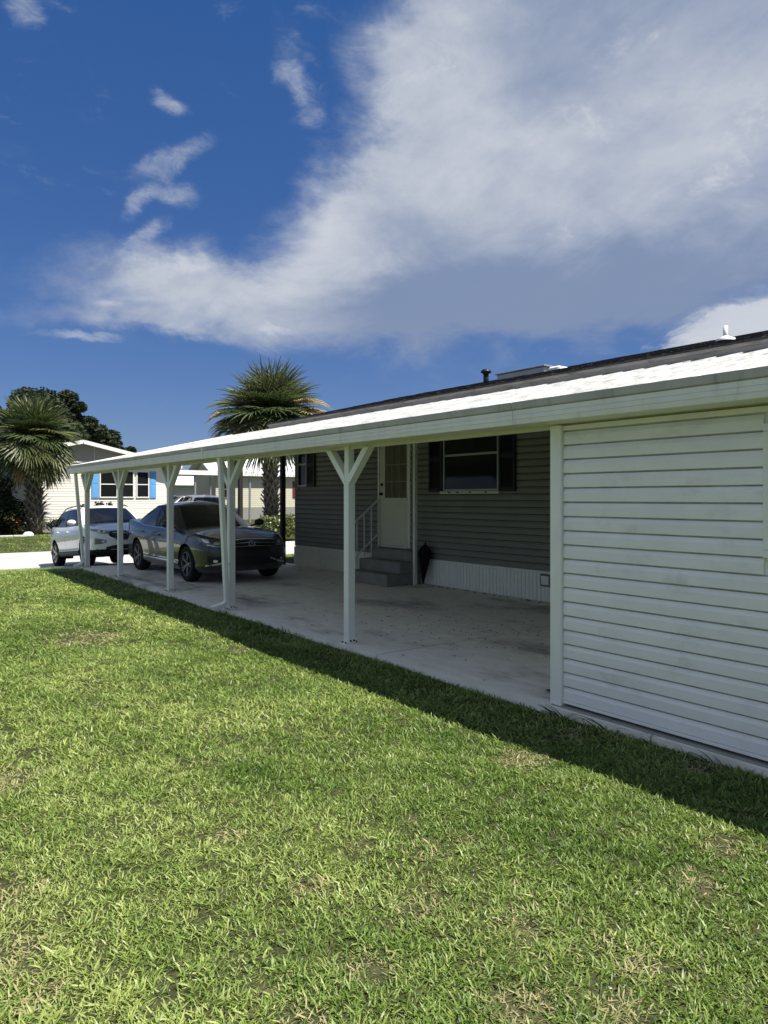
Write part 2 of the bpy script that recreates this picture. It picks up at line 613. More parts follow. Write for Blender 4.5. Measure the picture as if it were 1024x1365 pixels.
def part(mb, name, mat, parent, smooth=False, off=CO):
    """vertices are given in world space; the parent Empty stands at 'off' """
    mb.v = [(p[0] - off.x, p[1] - off.y, p[2] - off.z) for p in mb.v]
    return mb.build(name, mat, parent, smooth)


# roof pans, each a shallow tray with a raised rib
pan_w = 0.305
pan_prof = [(0.0, 0.0), (0.012, 0.0), (0.012, 0.026), (0.030, 0.026), (0.030, 0.004), (0.115, 0.004), (0.122, 0.012), (0.132, 0.012), (0.139, 0.004),
            (0.205, 0.004), (0.212, 0.012), (0.222, 0.012), (0.229, 0.004), (pan_w - .002, 0.004), (pan_w - .002, -.009), (pan_w + .014, -.009), (pan_w + .014, -.014), (0.0, -.014)]
pb = MB()
x0, x1 = -0.02, 7.965 - CX0
n = len(pan_prof)
pv = []
for x in (x0, x1):
    for (yy, zz) in pan_prof:
        pv.append((x, yy, zz + SLOPE * x))
pb.add(pv, [(i, (i + 1) % n, n + (i + 1) % n, n + i) for i in range(n)] + [tuple(range(n))[::-1], tuple(range(n, 2 * n))])
pan_me = pb.mesh('roof_pan', MT['roof_pan'])
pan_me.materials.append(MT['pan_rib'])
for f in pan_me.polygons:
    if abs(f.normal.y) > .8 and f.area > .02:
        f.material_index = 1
y = -1.35
while y < 16.9:
    q = obj('roof_pan', pan_me, carport, (CX0 - CO.x + random.uniform(-.004, .008), y - CO.y, CZ0 + random.uniform(-.002, .003)))
    y += pan_w
ROOF_END = y

# gutter sections
gp = [(3.942, 2.176), (3.950, 2.176), (3.950, 2.10), (3.985, 2.082), (4.165, 2.082), (4.165, 2.21), (4.175, 2.21), (4.175, 2.070), (3.952, 2.070),
      (3.948, 2.074), (3.944, 2.104), (3.9475, 2.1055), (3.9475, 2.1075), (3.943, 2.109), (3.943, 2.139), (3.9465, 2.1405), (3.9465, 2.1425), (3.942, 2.144)]
gl_ = [(3.930, 2.236), (3.950, 2.236), (3.950, 2.178), (3.947, 2.178), (3.934, 2.186)]
for (ya, yb) in ((-1.4, 3.62), (3.624, 9.37), (9.376, 16.95)):
    g = MB().extrude_y(gp, ya, yb)
    go = part(g, 'gutter', MT['gutter'], carport)
    part(MB().extrude_y(gl_, ya, yb), 'gutter_lip', MT['gutter_lip'], go)
g = MB().extrude_y([(3.927, 2.238), (4.18, 2.238), (4.18, 2.064), (3.944, 2.064), (3.934, 2.18)], 16.952, 16.965)
part(g, 'gutter_end_cap', MT['gutter'], carport)
for yj in (9.373,):
    g = MB().extrude_y([(3.9275, 2.238), (3.933, 2.238), (3.936, 2.182), (3.946, 2.0695), (3.943, 2.0665), (3.931, 2.182)], yj - .02, yj + .02)
    part(g, 'gutter_joint', MT['gutter'], carport)

# header beam above the posts
for (ya, yb) in ((-1.4, 3.40), (3.404, 6.17), (6.174, 11.35), (11.354, 16.80)):
    part(MB().box(4.205, 4.262, ya, yb, 2.04 if ya > 3.3 else 2.062, 2.235, .004), 'header_beam', MT['cream'], carport)
# rake trim at the far end of the roof
rk = MB().beam((3.97, 16.975, CZ0 - .02), (7.96, 16.975, CZ0 - .02 + SLOPE * 3.99), .02, .11)
part(rk, 'rake_trim', MT['white_paint'], carport)

# posts with V braces
POSTS = [16.36, 14.0, 11.35, 9.05, 6.17]
post_me = None
for py in POSTS:
    o = None
    if post_me is None:
        m = MB().box(-.045, .045, -.045, .045, 0.006, 1.70, .006)
        m.box(-.040, .034, -.040, .040, 1.70, 2.19, .004)
        post_me = m.mesh('post', MT['white_paint'])
        br = []
        for sg in (1, -1):
            m2 = MB()
            # brace in the plane of the wall, mitred at both ends
            w = .058
            a0, a1 = 1.655, 1.735
            t0, t1 = .30 * sg, .40 * sg
            prof = [(sg * .030, a0), (t1, 2.042), (t0, 2.042), (sg * .030, a1 + .02)]
            vv = [(xx, yy, zz) for xx in (-.0425, .037) for yy, zz in prof]
            m2.add(vv, [(0, 1, 2, 3), (7, 6, 5, 4), (0, 4, 5, 1), (1, 5, 6, 2), (2, 6, 7, 3), (3, 7, 4, 0)])
            br.append(m2.mesh('brace', MT['white_paint']))
        m3 = MB()
        m3.box(-.078, -.046, -.05, .05, 0.002, .010)
        m3.box(.046, .078, -.05, .05, 0.002, .010)
        m3.box(-.051, -.0455, -.04, .04, .002, .045)
        m3.box(.0455, .051, -.04, .04, .002, .045)
        m3.box(-.04, .04, -.051, -.0455, .002, .045)
        base_me = m3.mesh('base_bracket', MT['white_paint'])
        bolt_me = MB().lathe([(0, .024), (.009, .024), (.010, .010), (.010, .008)], 8, 'z').mesh('bolt', MT['dark_metal'])
        m4 = MB().lathe([(0, -.012), (.008, -.011), (.011, .0), (.011, .004)], 8, 'x')
        m4.v = [(p[1], p[0], p[2]) for p in m4.v]
        bolt3_me = m4.mesh('bolt', MT['dark_metal'])
        m5 = MB().lathe([(0, -.052), (.009, -.051), (.012, -.046), (.012, -.040)], 10, 'x', (0, 0, 2.125))
        bolt2_me = m5.mesh('beam_bolt', MT['dark_metal'], True)
    o = obj('post', post_me, carport, (0, py - CO.y, 0))
    for q in br:
        obj('brace', q, o)
    obj('base_bracket', base_me, o)
    for (bx, by) in ((-.068, -.03), (-.068, .03), (.068, -.03), (.068, .03)):
        obj('bolt', bolt_me, o, (bx, by, 0))
    for sx in (-.02, .02):
        obj('bolt', bolt3_me, o, (sx, -.054, .035))
    obj('beam_bolt', bolt2_me, o)


# rectangular downspouts leaning from the gutter to the foot of a post
def downspout(yt, yb, label=None):
    d = MB()
    path = [(4.00, yt, 2.075), (4.005, yt, 2.03), (4.115, yb, .135)]
    secs = path + [(4.09, yb + .015, .09), (4.02, yb + .07, .055), (3.955, yb + .12, .035)]
    v = []
    for i, p in enumerate(secs):
        p = Vector(p)
        t = (Vector(secs[min(i + 1, len(secs) - 1)]) - Vector(secs[max(i - 1, 0)])).normalized()
        s = Vector((0, 1, 0)) - t * t.y
        s.normalize()
        u = s.cross(t).normalized()
        for a, c in ((-1, -1), (1, -1), (1, 1), (-1, 1)):
            v.append(p + s * (a * .038) + u * (c * .03))
    f = []
    for i in range(len(secs) - 1):
        for k in range(4):
            f.append((i * 4 + k, i * 4 + (k + 1) % 4, i * 4 + 4 + (k + 1) % 4, i * 4 + 4 + k))
    f.append((0, 3, 2, 1))
    d.add(v, f)
    o = part(d, 'downspout', MT['white_paint'], carport)
    st = MB().box(4.075, 4.176, yb + .036, yb + .05, .62, .64)
    part(st, 'strap', MT['white_paint'], o)
    o.modifiers.new('b', 'BEVEL').width = .006


downspout(8.93, 8.965)
downspout(16.46, 16.27)

# house-side posts
part(MB().box(7.93, 7.99, 9.57, 9.63, .002, 3.09, .004), 'wall_post', MT['white_paint'], carport)
part(MB().box(7.92, 8.02, 14.30, 14.40, .002, 3.10, .005), 'wall_post', MT['brown_post'], carport)
part(MB().box(7.92, 8.02, 16.50, 16.60, .002, 3.10, .005), 'wall_post', MT['brown_post'], carport)
part(MB().box(7.90, 7.955, 13.9, 16.93, 2.98, 3.09, .005), 'header_beam', MT['cream'], carport)

# ------------------------------------------------------------------ lap siding
LAP = 0.1035


def lap_plank(x, ya, yb, z, h=LAP, parent=None, mat=None, name='siding_plank', off=CO, hh=None):
    """one dutch-lap board on a wall whose face looks to -X"""
    x = x + random.uniform(-.0012, .0012)
    z = z + random.uniform(-.0008, .0008)
    hh = hh or h
    p = [(x, z + .006), (x - .018, z + .001), (x - .022, z), (x - .024, z + .003), (x - .024, z + min(.064, hh))]
    if hh > .07:
        p += [(x - .012, z + min(.090, hh))]
    if hh > .095:
        p += [(x - .010, z + .0945), (x - .001, z + .0955), (x - .001, z + hh)]
    p += [(x, z + hh)]
    m = MB().extrude_y(p, ya, yb)
    o = part(m, name, mat, parent, False, off)
    o.data.materials.append(MT['lap_shade' if mat is MT['shed_siding'] else 'lap_shade_dark'])
    for f in o.data.polygons:                      # shadow line painted into the recess of each lap and under its edge
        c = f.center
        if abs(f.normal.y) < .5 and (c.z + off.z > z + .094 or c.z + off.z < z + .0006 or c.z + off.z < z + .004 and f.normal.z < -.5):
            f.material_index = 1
    return o


# ------------------------------------------------------------------ utility shed
SO = Vector((4.2, 1.0, 0))
shed = thing('utility_shed', 'pale vinyl-sided utility shed closing the near end of the carport', 'shed', tuple(SO))
part(MB().box(4.206, 4.26, -1.4, 3.33, .03, 2.06), 'wall_panel', MT['shed_siding'], shed, off=SO)
part(MB().box(4.262, 8.1, 3.27, 3.33, .03, 2.20), 'wall_panel', MT['shed_siding'], shed, off=SO)
WIN_Y = (0.72, 1.925)
WIN_Z = (1.185, 1.955)
k = 0
z = .052
while z < 2.04:
    hh = min(LAP, 2.055 - z)
    segs = [(-1.4, 3.345)]
    if z + hh > WIN_Z[0] and z < WIN_Z[1]:
        segs = [(-1.4, WIN_Y[0]), (WIN_Y[1], 3.345)]
    for a, c in segs:
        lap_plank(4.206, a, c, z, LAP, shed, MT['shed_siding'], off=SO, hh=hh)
    z += LAP
    k += 1
part(MB().box(4.158, 4.262, 3.348, 3.452, .004, 2.062, .006), 'corner_post', MT['white_paint'], shed, off=SO)
part(MB().box(4.176, 4.204, -1.4, 3.346, .030, .0505, .002), 'starter_strip', MT['white_paint'], shed, off=SO)
part(MB().box(4.150, 4.30, -1.4, 3.44, -.16, .012, .01), 'foundation_edge', MT['step'], shed, off=SO)
w = MB()
for (ya, yb, za, zb) in ((WIN_Y[0], WIN_Y[1], WIN_Z[0], WIN_Z[0] + .045), (WIN_Y[0], WIN_Y[1], WIN_Z[1] - .045, WIN_Z[1]),
                         (WIN_Y[0], WIN_Y[0] + .05, WIN_Z[0] + .046, WIN_Z[1] - .046), (WIN_Y[1] - .05, WIN_Y[1], WIN_Z[0] + .046, WIN_Z[1] - .046)):
    w.box(4.172, 4.204, ya, yb, za, zb, .004)
wf = part(w, 'window_frame', MT['white_paint'], shed, off=SO)
part(MB().box(4.190, 4.203, WIN_Y[0] + .05, WIN_Y[1] - .05, WIN_Z[0] + .045, WIN_Z[1] - .045), 'pane', MT['glass_dark'], wf, off=SO)

# ------------------------------------------------------------------ the home beside the carport
HO = Vector((8.2, 8.0, 0))
HX = 8.2
home = thing('manufactured_home', 'long grey manufactured home with dark shingle roof behind the carport', 'house', tuple(HO))
HY0, HY1 = -2.0, 14.15
part(MB().box(HX + .001, 16.0, HY0, HY1 - .01, .43, 3.12), 'wall', MT['house_siding'], home, off=HO)
DOOR_Y = (9.98, 10.96)
DOOR_Z = (.60, 2.66)
W1Y, W1Z = (7.79, 9.09), (1.64, 2.74)
W2Y, W2Z = (13.62, 14.02), (1.78, 2.74)
z = .455
while z < 3.08:
    hh = min(LAP, 3.11 - z)
    cuts = []
    if z + hh > DOOR_Z[0] and z < DOOR_Z[1]:
        cuts.append(DOOR_Y)
    if z + hh > W1Z[0] and z < W1Z[1]:
        cuts.append(W1Y)
    if z + hh > W2Z[0] and z < W2Z[1]:
        cuts.append(W2Y)
    cuts.sort()
    a = 3.36
    for c0, c1 in cuts:
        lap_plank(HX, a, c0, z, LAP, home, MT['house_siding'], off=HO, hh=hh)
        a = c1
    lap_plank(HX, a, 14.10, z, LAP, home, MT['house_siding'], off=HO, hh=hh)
    z += LAP
part(MB().box(HX - .028, HX + .03, 14.10, 14.16, .44, 3.12, .004), 'corner_trim', MT['house_siding'], home, off=HO)
# ribbed skirting panels below the siding
rp = []
N = 4
for i in range(N):
    w = .30 / N
    y0 = i * w
    rp += [(0, y0), (0, y0 + w * .40), (-.014, y0 + w * .46), (-.014, y0 + w * .94)]
rp2 = [(x, y) for x, y in rp] + [(0, .298), (.012, .298), (.012, 0)]
skm = MB()
n = len(rp2)
skm.add([(x, y, zz) for zz in (0.0, .405) for x, y in rp2],
        [(i, (i + 1) % n, n + (i + 1) % n, n + i) for i in range(n)] + [tuple(range(n)), tuple(range(n, 2 * n))[::-1]])
sk_me = skm.mesh('skirting_panel', MT['skirting'])
y = 3.4
while y < 14.0:
    obj('skirting_panel', sk_me, home, (HX - .012 - HO.x, y - HO.y, .012), (0, random.uniform(-.01, .01), 0))
    y += .30
part(MB().box(HX - .032, HX, 3.4, 14.12, .418, .452, .003), 'skirting_rail', MT['skirting'], home, off=HO)
part(MB().box(HX + .002, 16.0, HY0, HY1 - .02, .002, .42), 'foundation', MT['skirting'], home, off=HO)
vb = MB()
vb.box(HX - .05, HX - .024, 6.76, 6.95, .23, .41, .006)
vent = part(vb, 'skirting_hatch', MT['rail_dark'], home, off=HO)
part(MB().box(HX - .056, HX - .0505, 6.785, 6.925, .255, .385, .003), 'hatch_cover', MT['skirting'], vent, off=HO)


def house_window(ya, yb, za, zb, rail, parent):
    f = MB()
    t = .035
    xf, xb = HX - .045, HX - .001
    f.box(xf, xb, ya, yb, zb - t, zb, .004)
    f.box(xf, xb, ya, ya + t, za + t, zb - t, .004)
    f.box(xf, xb, yb - t, yb, za + t, zb - t, .004)
    f.box(xf, xb, ya, yb, za, za + t, .004)
    f.box(xf + .006, xb, ya + t, yb - t, rail - .018, rail + .018, .003)
    wo = part(f, 'window', MT['metal_grey'], parent, off=HO)
    part(MB().box(HX - .020, HX - .012, ya + t, yb - t, rail + .018, zb - t), 'pane', MT['glass_dark'], wo, off=HO)
    part(MB().box(HX - .028, HX - .020, ya + t, yb - t, za + t, rail - .018), 'pane', MT['glass_dark'], wo, off=HO)
    return wo


def shutter(ya, yb, za, zb):
    s = MB()
    xf, xb = HX - .062, HX - .025
    s.box(xf, xb, ya, ya + .05, za, zb, .003)
    s.box(xf, xb, yb - .05, yb, za, zb, .003)
    for zz in (za, (za + zb) / 2 - .03, zb - .06):
        s.box(xf, xb, ya + .05, yb - .05, zz, zz + .06, .003)
    s.box(xf + .018, xb, ya + .05, yb - .05, za + .06, zb - .06)
    so = part(s, 'shutter', MT['black_shutter'], home, off=HO)
    sl = MB()
    zz = za + .075
    while zz < zb - .08:
        if abs(zz - (za + zb) / 2) > .05:
            sl.add([(xf + .002, ya + .05, zz), (xf + .002, yb - .05, zz), (xf + .02, yb - .05, zz + .03), (xf + .02, ya + .05, zz + .03)], [(0, 1, 2, 3)])
        zz += .034
    q = part(sl, 'louvres', MT['black_shutter'], so, off=HO)


w1 = house_window(*W1Y, *W1Z, 2.245, home)
sill = MB().box(HX - .085, HX - .022, W1Y[0] - .03, W1Y[1] + .04, W1Z[0] - .045, W1Z[0] - .002, .005)
part(sill, 'sill', MT['cream'], w1, off=HO)
fl = MB()
for yy in (8.0, 8.36, 8.66, 8.86):
    fl.box(HX - .09, HX - .086, yy, yy + .045, W1Z[0] - .03, W1Z[0] - .008)
part(fl, 'sill_hooks', MT['dark_metal'], w1, off=HO)
shutter(7.43, 7.775, 1.63, 2.75)
shutter(9.105, 9.45, 1.63, 2.75)
house_window(*W2Y, *W2Z, 2.28, home)
shutter(13.26, 13.60, 1.77, 2.75)

# entrance door
fr = MB()
xf = HX - .05
fr.box(xf, HX - .001, DOOR_Y[0], DOOR_Y[0] + .05, DOOR_Z[0], DOOR_Z[1], .004)
fr.box(xf, HX - .001, DOOR_Y[1] - .05, DOOR_Y[1], DOOR_Z[0], DOOR_Z[1], .004)
fr.box(xf, HX - .001, DOOR_Y[0] + .05, DOOR_Y[1] - .05, DOOR_Z[1] - .05, DOOR_Z[1], .004)
fr.box(xf - .02, HX - .001, DOOR_Y[0] + .05, DOOR_Y[1] - .05, DOOR_Z[0], DOOR_Z[0] + .03, .004)
part(fr, 'door_frame', MT['white_paint'], home, off=HO)
da, db = DOOR_Y[0] + .055, DOOR_Y[1] - .055
GZ = (1.53, 2.52)
GY = (da + .06, db - .15)
dm = MB()
dm.box(HX - .03, HX - .002, da, db, .635, GZ[0], .003)
dm.box(HX - .03, HX - .002, da, GY[0], GZ[0], 2.605, .003)
dm.box(HX - .03, HX - .002, GY[1], db, GZ[0], 2.605, .003)
dm.box(HX - .03, HX - .002, GY[0], GY[1], GZ[1], 2.605, .003)
dm.box(HX - .045, HX - .0305, GY[0] - .02, GY[1] + .02, GZ[0] - .045, GZ[0] - .005, .004)
dm.box(HX - .036, HX - .0305, da + .09, db - .09, .76, 1.40, .004)
door = part(dm, 'door', MT['door'], home, off=HO)
part(MB().box(HX - .016, HX - .008, GY[0], GY[1], GZ[0], GZ[1]), 'glass', MT['curtain'], door, off=HO)
mu = MB()
for i in (1, 2):
    yy = GY[0] + (GY[1] - GY[0]) * i / 3
    mu.box(HX - .028, HX - .0165, yy - .008, yy + .008, GZ[0], GZ[1])
for zz in (GZ[0] + .30, GZ[0] + .62):
    mu.box(HX - .0275, HX - .0165, GY[0], GY[1], zz - .008, zz + .008)
part(mu, 'muntins', MT['muntin'], door, off=HO)
kn = MB()
kn.lathe([(0, -.095), (.022, -.092), (.03, -.075), (.022, -.055), (.012, -.05), (.03, -.036), (.03, -.030)], 12, 'x', (HX, db - .065, 1.60))
kn.lathe([(0, -.06), (.018, -.058), (.028, -.045), (.03, -.030)], 12, 'x', (HX, db - .065, 1.78))
part(kn, 'door_knob', MT['dark_metal'], door, True, off=HO)

# roof: decking, fascia, shingles, vents
ROOF_Y1 = 15.05
RX0, RZ0, RS, RIDGE = 7.93, 3.262, 0.243, 12.05
rm = MB()
rz = RZ0 + RS * (RIDGE - RX0)
rm.extrude_y([(RX0 + .02, RZ0 - .012), (RIDGE, rz - .012), (16.2, RZ0 - .012), (16.2, RZ0 - .10), (RIDGE, rz - .13), (RX0 + .02, RZ0 - .03)], HY0 - .4, ROOF_Y1)
roof = part(rm, 'roof', MT['shingle'], home, off=HO)
part(MB().box(7.975, 8.0, HY0 - .4, ROOF_Y1, 3.135, 3.245, .003), 'fascia', MT['fascia'], home, off=HO)
part(MB().box(7.945, 7.972, HY0 - .4, ROOF_Y1, 3.215, 3.255, .002), 'drip_edge', MT['fascia'], home, off=HO)
part(MB().box(8.0, 8.2, HY0 - .4, ROOF_Y1, 3.124, 3.134), 'soffit', MT['white_paint'], home, off=HO)
sh = MB()
ncourse = 30
for c in range(ncourse):
    xa = RX0 - .01 + c * .1385
    xb = min(xa + .17, RIDGE)
    yy = HY0 - .4 - random.random() * .3
    while yy < ROOF_Y1:
        wv = .30 + random.uniform(-.01, .01)
        ye = min(yy + wv - .006, ROOF_Y1 + .02)
        t = .010 + random.random() * .012
        za, zb = RZ0 + RS * (xa - RX0), RZ0 + RS * (xb - RX0)
        if ye > yy + .05:
            v = [(xa, yy, za - .008), (xa, ye, za - .008), (xa, yy, za + t), (xa, ye, za + t), (xb, yy, zb + .003), (xb, ye, zb + .003)]
            sh.add(v, [(0, 1, 3, 2), (2, 3, 5, 4), (0, 2, 4), (1, 5, 3)])
        yy += wv
so = part(sh, 'shingles', MT['shingle'], roof, off=HO)
so['kind'] = 'stuff'


def roof_z(x):
    return RZ0 + RS * (x - RX0)


pv = MB()
pv.tube([(10.2, 10.08, roof_z(10.2) - .05), (10.2, 10.08, 4.01)], .055, 12)
pv.lathe([(.0, 4.10), (.07, 4.095), (.105, 4.06), (.105, 4.03), (.06, 4.01), (.055, 3.99)], 14, 'z', (10.2, 10.08, 0))
part(pv, 'vent_pipe', MT['dark_metal'], roof, True, off=HO)
bx = MB()
bx.box(11.0, 11.5, 9.28, 10.55, roof_z(11.0) - .02, 4.13, .01)
sk = part(bx, 'roof_vent_box', MT['metal_grey'], roof, off=HO)
part(MB().box(10.97, 11.53, 9.24, 10.59, 4.131, 4.16, .006), 'lid', MT['metal_grey'], sk, off=HO)
part(MB().box(11.05, 11.45, 8.95, 9.22, roof_z(11.0), 4.11, .03), 'roof_vent_box', MT['white_bright'], roof, off=HO)
wp = MB()
wp.tube([(9.5, 4.87, roof_z(9.5)), (9.5, 4.87, 3.86)], .03, 12)
part(wp, 'vent_pipe', MT['white_bright'], roof, True, off=HO)
fl = MB().lathe([(.03, roof_z(9.3) + .07), (.06, roof_z(9.3) + .05), (.115, roof_z(9.3) + .035), (.12, roof_z(9.3) + .0)], 18, 'z', (9.25, 4.74, 0))
part(fl, 'vent_flashing', MT['white_bright'], roof, True, off=HO)

# entry steps with rail
steps = thing('entry_steps', 'dark concrete entry steps with a thin metal handrail below the door', 'steps', (7.78, 10.27, 0))
TO = Vector((7.78, 10.27, 0))
for i, (xa, xb, zt) in enumerate(((7.38, 8.15, .20), (7.66, 8.15, .40), (7.92, 8.15, .585))):
    part(MB().box(xa, xb, 9.66, 10.88, (.001, .2005, .4005)[i], zt, .012), 'step', MT['step'], steps, off=TO)
ra = MB()
tops = []
for i in range(5):
    x = 7.42 + i * .165
    zb = .2 if x < 7.66 else (.4 if x < 7.92 else .585)
    zt = .98 + (x - 7.42) * .78
    ra.tube([(x, 10.84, zb), (x, 10.84, zt)], .012, 6)
    tops.append((x, 10.84, zt))
ra.tube([(7.36, 10.84, .98 - .06 * .78)] + tops, .018, 8)
ra.tube([(7.42, 10.84, .33), (8.08, 10.84, .33 + .66 * .78)], .014, 6)
part(ra, 'handrail', MT['rail_grey'], steps, off=TO)

# folded black umbrella leaning at the wall
um = MB().lathe([(0, .02), (.016, .05), (.045, .16), (.11, .42), (.15, .56), (.135, .62), (.07, .68), (.018, .72), (.012, .76), (.0, .77)], 14, 'z')
um.v = [(p[0] * .6 + .012 * math.sin(9 * math.atan2(p[1], p[0])) * (p[2] > .1) * (p[2] < .7), p[1], p[2]) for p in um.v]
uo = um.build('umbrella', MT['black_cloth'], None, True)
uo.location = (8.00, 9.43, 0)
uo.rotation_euler = (0, math.radians(4), 0)
tag(uo, 'closed black umbrella standing against the skirting next to the white wall post', 'umbrella')


# ------------------------------------------------------------------ vehicles
def car_paint(name, color, metal=0.0, rough=0.35):
    m = material(name, color, rough, 0.5, metal=metal, coat=1.0)
    return m


MT['paint_slate'] = car_paint('slate grey car paint', (0.024, 0.028, 0.033), 0.4, 0.34)
MT['paint_white'] = car_paint('white car paint', (0.86, 0.86, 0.85), 0.0, 0.35)
MT['paint_grey'] = car_paint('grey car paint', (0.085, 0.08, 0.072), 0.5, 0.32)
MT['paint_silver'] = car_paint('silver car paint', (0.42, 0.43, 0.45), 0.6, 0.3)
MT['paint_black'] = car_paint('black car paint', (0.012, 0.012, 0.014), 0.2, 0.3)
MT['tyre'] = material('tyre rubber', (0.018, 0.018, 0.018), 0.85, 0.2)
MT['rim'] = material('alloy rim', (0.42, 0.43, 0.44), 0.3, 0.5, metal=0.8)
MT['rim_dark'] = material('dark alloy rim', (0.16, 0.165, 0.17), 0.35, 0.5, metal=0.7)
MT['trim_black'] = material('black trim plastic', (0.016, 0.016, 0.017), 0.55, 0.35)
MT['seam'] = material('panel gap', (0.006, 0.006, 0.006), 0.9, 0.1)
MT['chrome'] = material('chrome', (0.70, 0.71, 0.72), 0.12, 0.5, metal=1.0)
MT['car_glass'] = material('tinted car glass', (0.006, 0.007, 0.009), 0.03, 0.35)
MT['lamp'] = material('headlamp lens', (0.10, 0.105, 0.11), 0.06, 0.7, coat=1.0)
MT['lamp_white'] = material('headlamp reflector', (0.72, 0.74, 0.76), 0.15, 0.7, metal=.4)
MT['lamp_red'] = material('tail lamp', (0.25, 0.01, 0.01), 0.15, 0.6, coat=1.0)


def lerp_tab(tab, x):
    xs = [t[0] for t in tab]
    ys = [t[1] for t in tab]
    return float(np.interp(x, xs, ys))


def smooth_tab(tab, n=160):
    """a table of (y, value) resampled through a Catmull-Rom curve"""
    c = catmull(tab, 12)
    return [(float(p[0]), float(p[1])) for p in c]


def make_car(S, name, label, cat, loc, rot, detail=True, group=None):
    root = thing(name, label, cat, loc, 0, group)
    root.rotation_euler = rot
    paint = MT[S['paint']]
    W2 = S['W'] / 2
    yF, yR = S['yF'], S['yR']
    wb2 = S['wb'] / 2
    RW = S['rw']
    step = S.get('step', .04)
    belt = smooth_tab(S['belt'])
    zb0 = S['zbot']
    plan = [(0, yF), (.36 * W2, yF + .025), (.66 * W2, yF + .10), (.86 * W2, yF + .24), (.955 * W2, yF + .45), (.992 * W2, yF + .78), (W2, yF + 1.3),
            (W2, (yF + yR) / 2), (W2, yR - 1.2), (.985 * W2, yR - .72), (.94 * W2, yR - .36), (.86 * W2, yR - .17), (.62 * W2, yR - .045), (.3 * W2, yR - .01), (0, yR)]
    dense = np.array(catmull(plan, 24))
    dl = np.concatenate([[0], np.cumsum(np.linalg.norm(np.diff(dense, axis=0), axis=1))])
    nU = int(dl[-1] / step)
    us = np.linspace(0, dl[-1], nU + 1)
    PX = np.interp(us, dl, dense[:, 0])
    PY = np.interp(us, dl, dense[:, 1])
    tx = np.gradient(PX); ty = np.gradient(PY)
    nl = np.hypot(tx, ty)
    NX, NY = -ty / nl * -1, tx / nl * -1
    # make the normal point outward
    flip = np.where(NX * PX + NY * (PY - (yF + yR) / 2) < 0, -1, 1)
    NX *= flip; NY *= flip
    prof = smooth_tab(S['side'])
    hs = [0, .03, .07, .12, .17, .22, .28, .34, .40, .46, .52, .58, .64, .70, .75, .80, .85, .89, .93, .96, .985, 1.0]
    decks = [.985, .95, .90, .82, .72, .6, .45, .3, .15, 0]
    rows = []
    frontw = np.clip((yF + .75 - PY) / .75, 0, 1) ** 1.5
    rearw = np.clip((PY - (yR - .6)) / .6, 0, 1) ** 1.5
    zt = np.array([lerp_tab(belt, y) for y in PY])
    fprof = smooth_tab(S['front'])
    rprof = smooth_tab(S['rear'])
    zbot = zb0 + S.get('lift', 0.03) * np.maximum(frontw, rearw)
    for h in hs:
        off = lerp_tab(prof, h) * (1 - frontw - rearw) + lerp_tab(fprof, h) * frontw + lerp_tab(rprof, h) * rearw
        x = np.maximum(PX + NX * off, 0) * (PX > 1e-6)
        y = PY + NY * off
        z = zbot + (zt - zbot) * h
        rows.append((x, y, z))
    x1, y1, z1 = rows[-1]
    sy0, sy1 = yF + 1.1, yR - .7
    for k in decks:
        sy = np.clip(y1, sy0, sy1)
        x = x1 * k
        y = sy + (y1 - sy) * k
        zz = np.array([lerp_tab(belt, q) for q in y])
        crown = S['crown'] * (1 - k ** 2.2)
        z = np.maximum(zz, z1 * .0 + zz) + crown + (z1 - zz) * k ** 3
        rows.append((x, y, z))
    nR = len(rows)
    nC = len(us)
    G = np.array([[(rows[r][0][c], rows[r][1][c], rows[r][2][c]) for c in range(nC)] for r in range(nR)])
    # wheel arches: delete what lies inside, snap the rim onto the circle
    RA = S['ra']
    dead = set()
    nwall = len(hs)
    for r in range(nwall - 1):
        for c in range(nC - 1):
            q = (G[r, c] + G[r + 1, c] + G[r + 1, c + 1] + G[r, c + 1]) / 4
            if q[0] < .6 * W2:
                continue
            for wy in (-wb2, wb2):
                if math.hypot(q[1] - wy, q[2] - RW) < RA:
                    dead.add((r, c))
    for r in range(nwall):
        for c in range(nC):
            around = [(r - 1, c - 1), (r - 1, c), (r, c - 1), (r, c)]
            nd = sum(a in dead for a in around)
            ok = sum((0 <= a[0] < nwall - 1 and 0 <= a[1] < nC - 1) for a in around)
            if 0 < nd < ok or (0 < nd and r == 0):
                p = G[r, c]
                wy = -wb2 if p[1] < 0 else wb2
                d = np.array([p[1] - wy, p[2] - RW])
                l = np.linalg.norm(d)
                if l > 1e-4 and nd < ok:
                    d = d / l * RA
                    G[r, c, 1] = wy + d[0]
                    if r > 0:
                        G[r, c, 2] = RW + d[1]
    full = MB()
    sets = {}

    def emit(key, quad):
        sets.setdefault(key, []).append(quad)

    doors = S['doors']
    for r in range(nR - 1):
        for c in range(nC - 1):
            if (r, c) in dead:
                continue
            quad = [(r, c), (r, c + 1), (r + 1, c + 1), (r + 1, c)]
            ym = G[r, c, 1] * .5 + G[r, c + 1, 1] * .5
            key = 'body'
            if r < nwall - 1 and hs[r] >= .16 and G[r, c, 0] > .7 * W2:
                for di, (a, bq) in enumerate(doors):
                    if a < ym < bq:
                        key = 'door%d' % di
            if S.get('cladding') and r < nwall - 1 and hs[r] < S['cladding']:
                key = 'cladding'
            emit(key, quad)
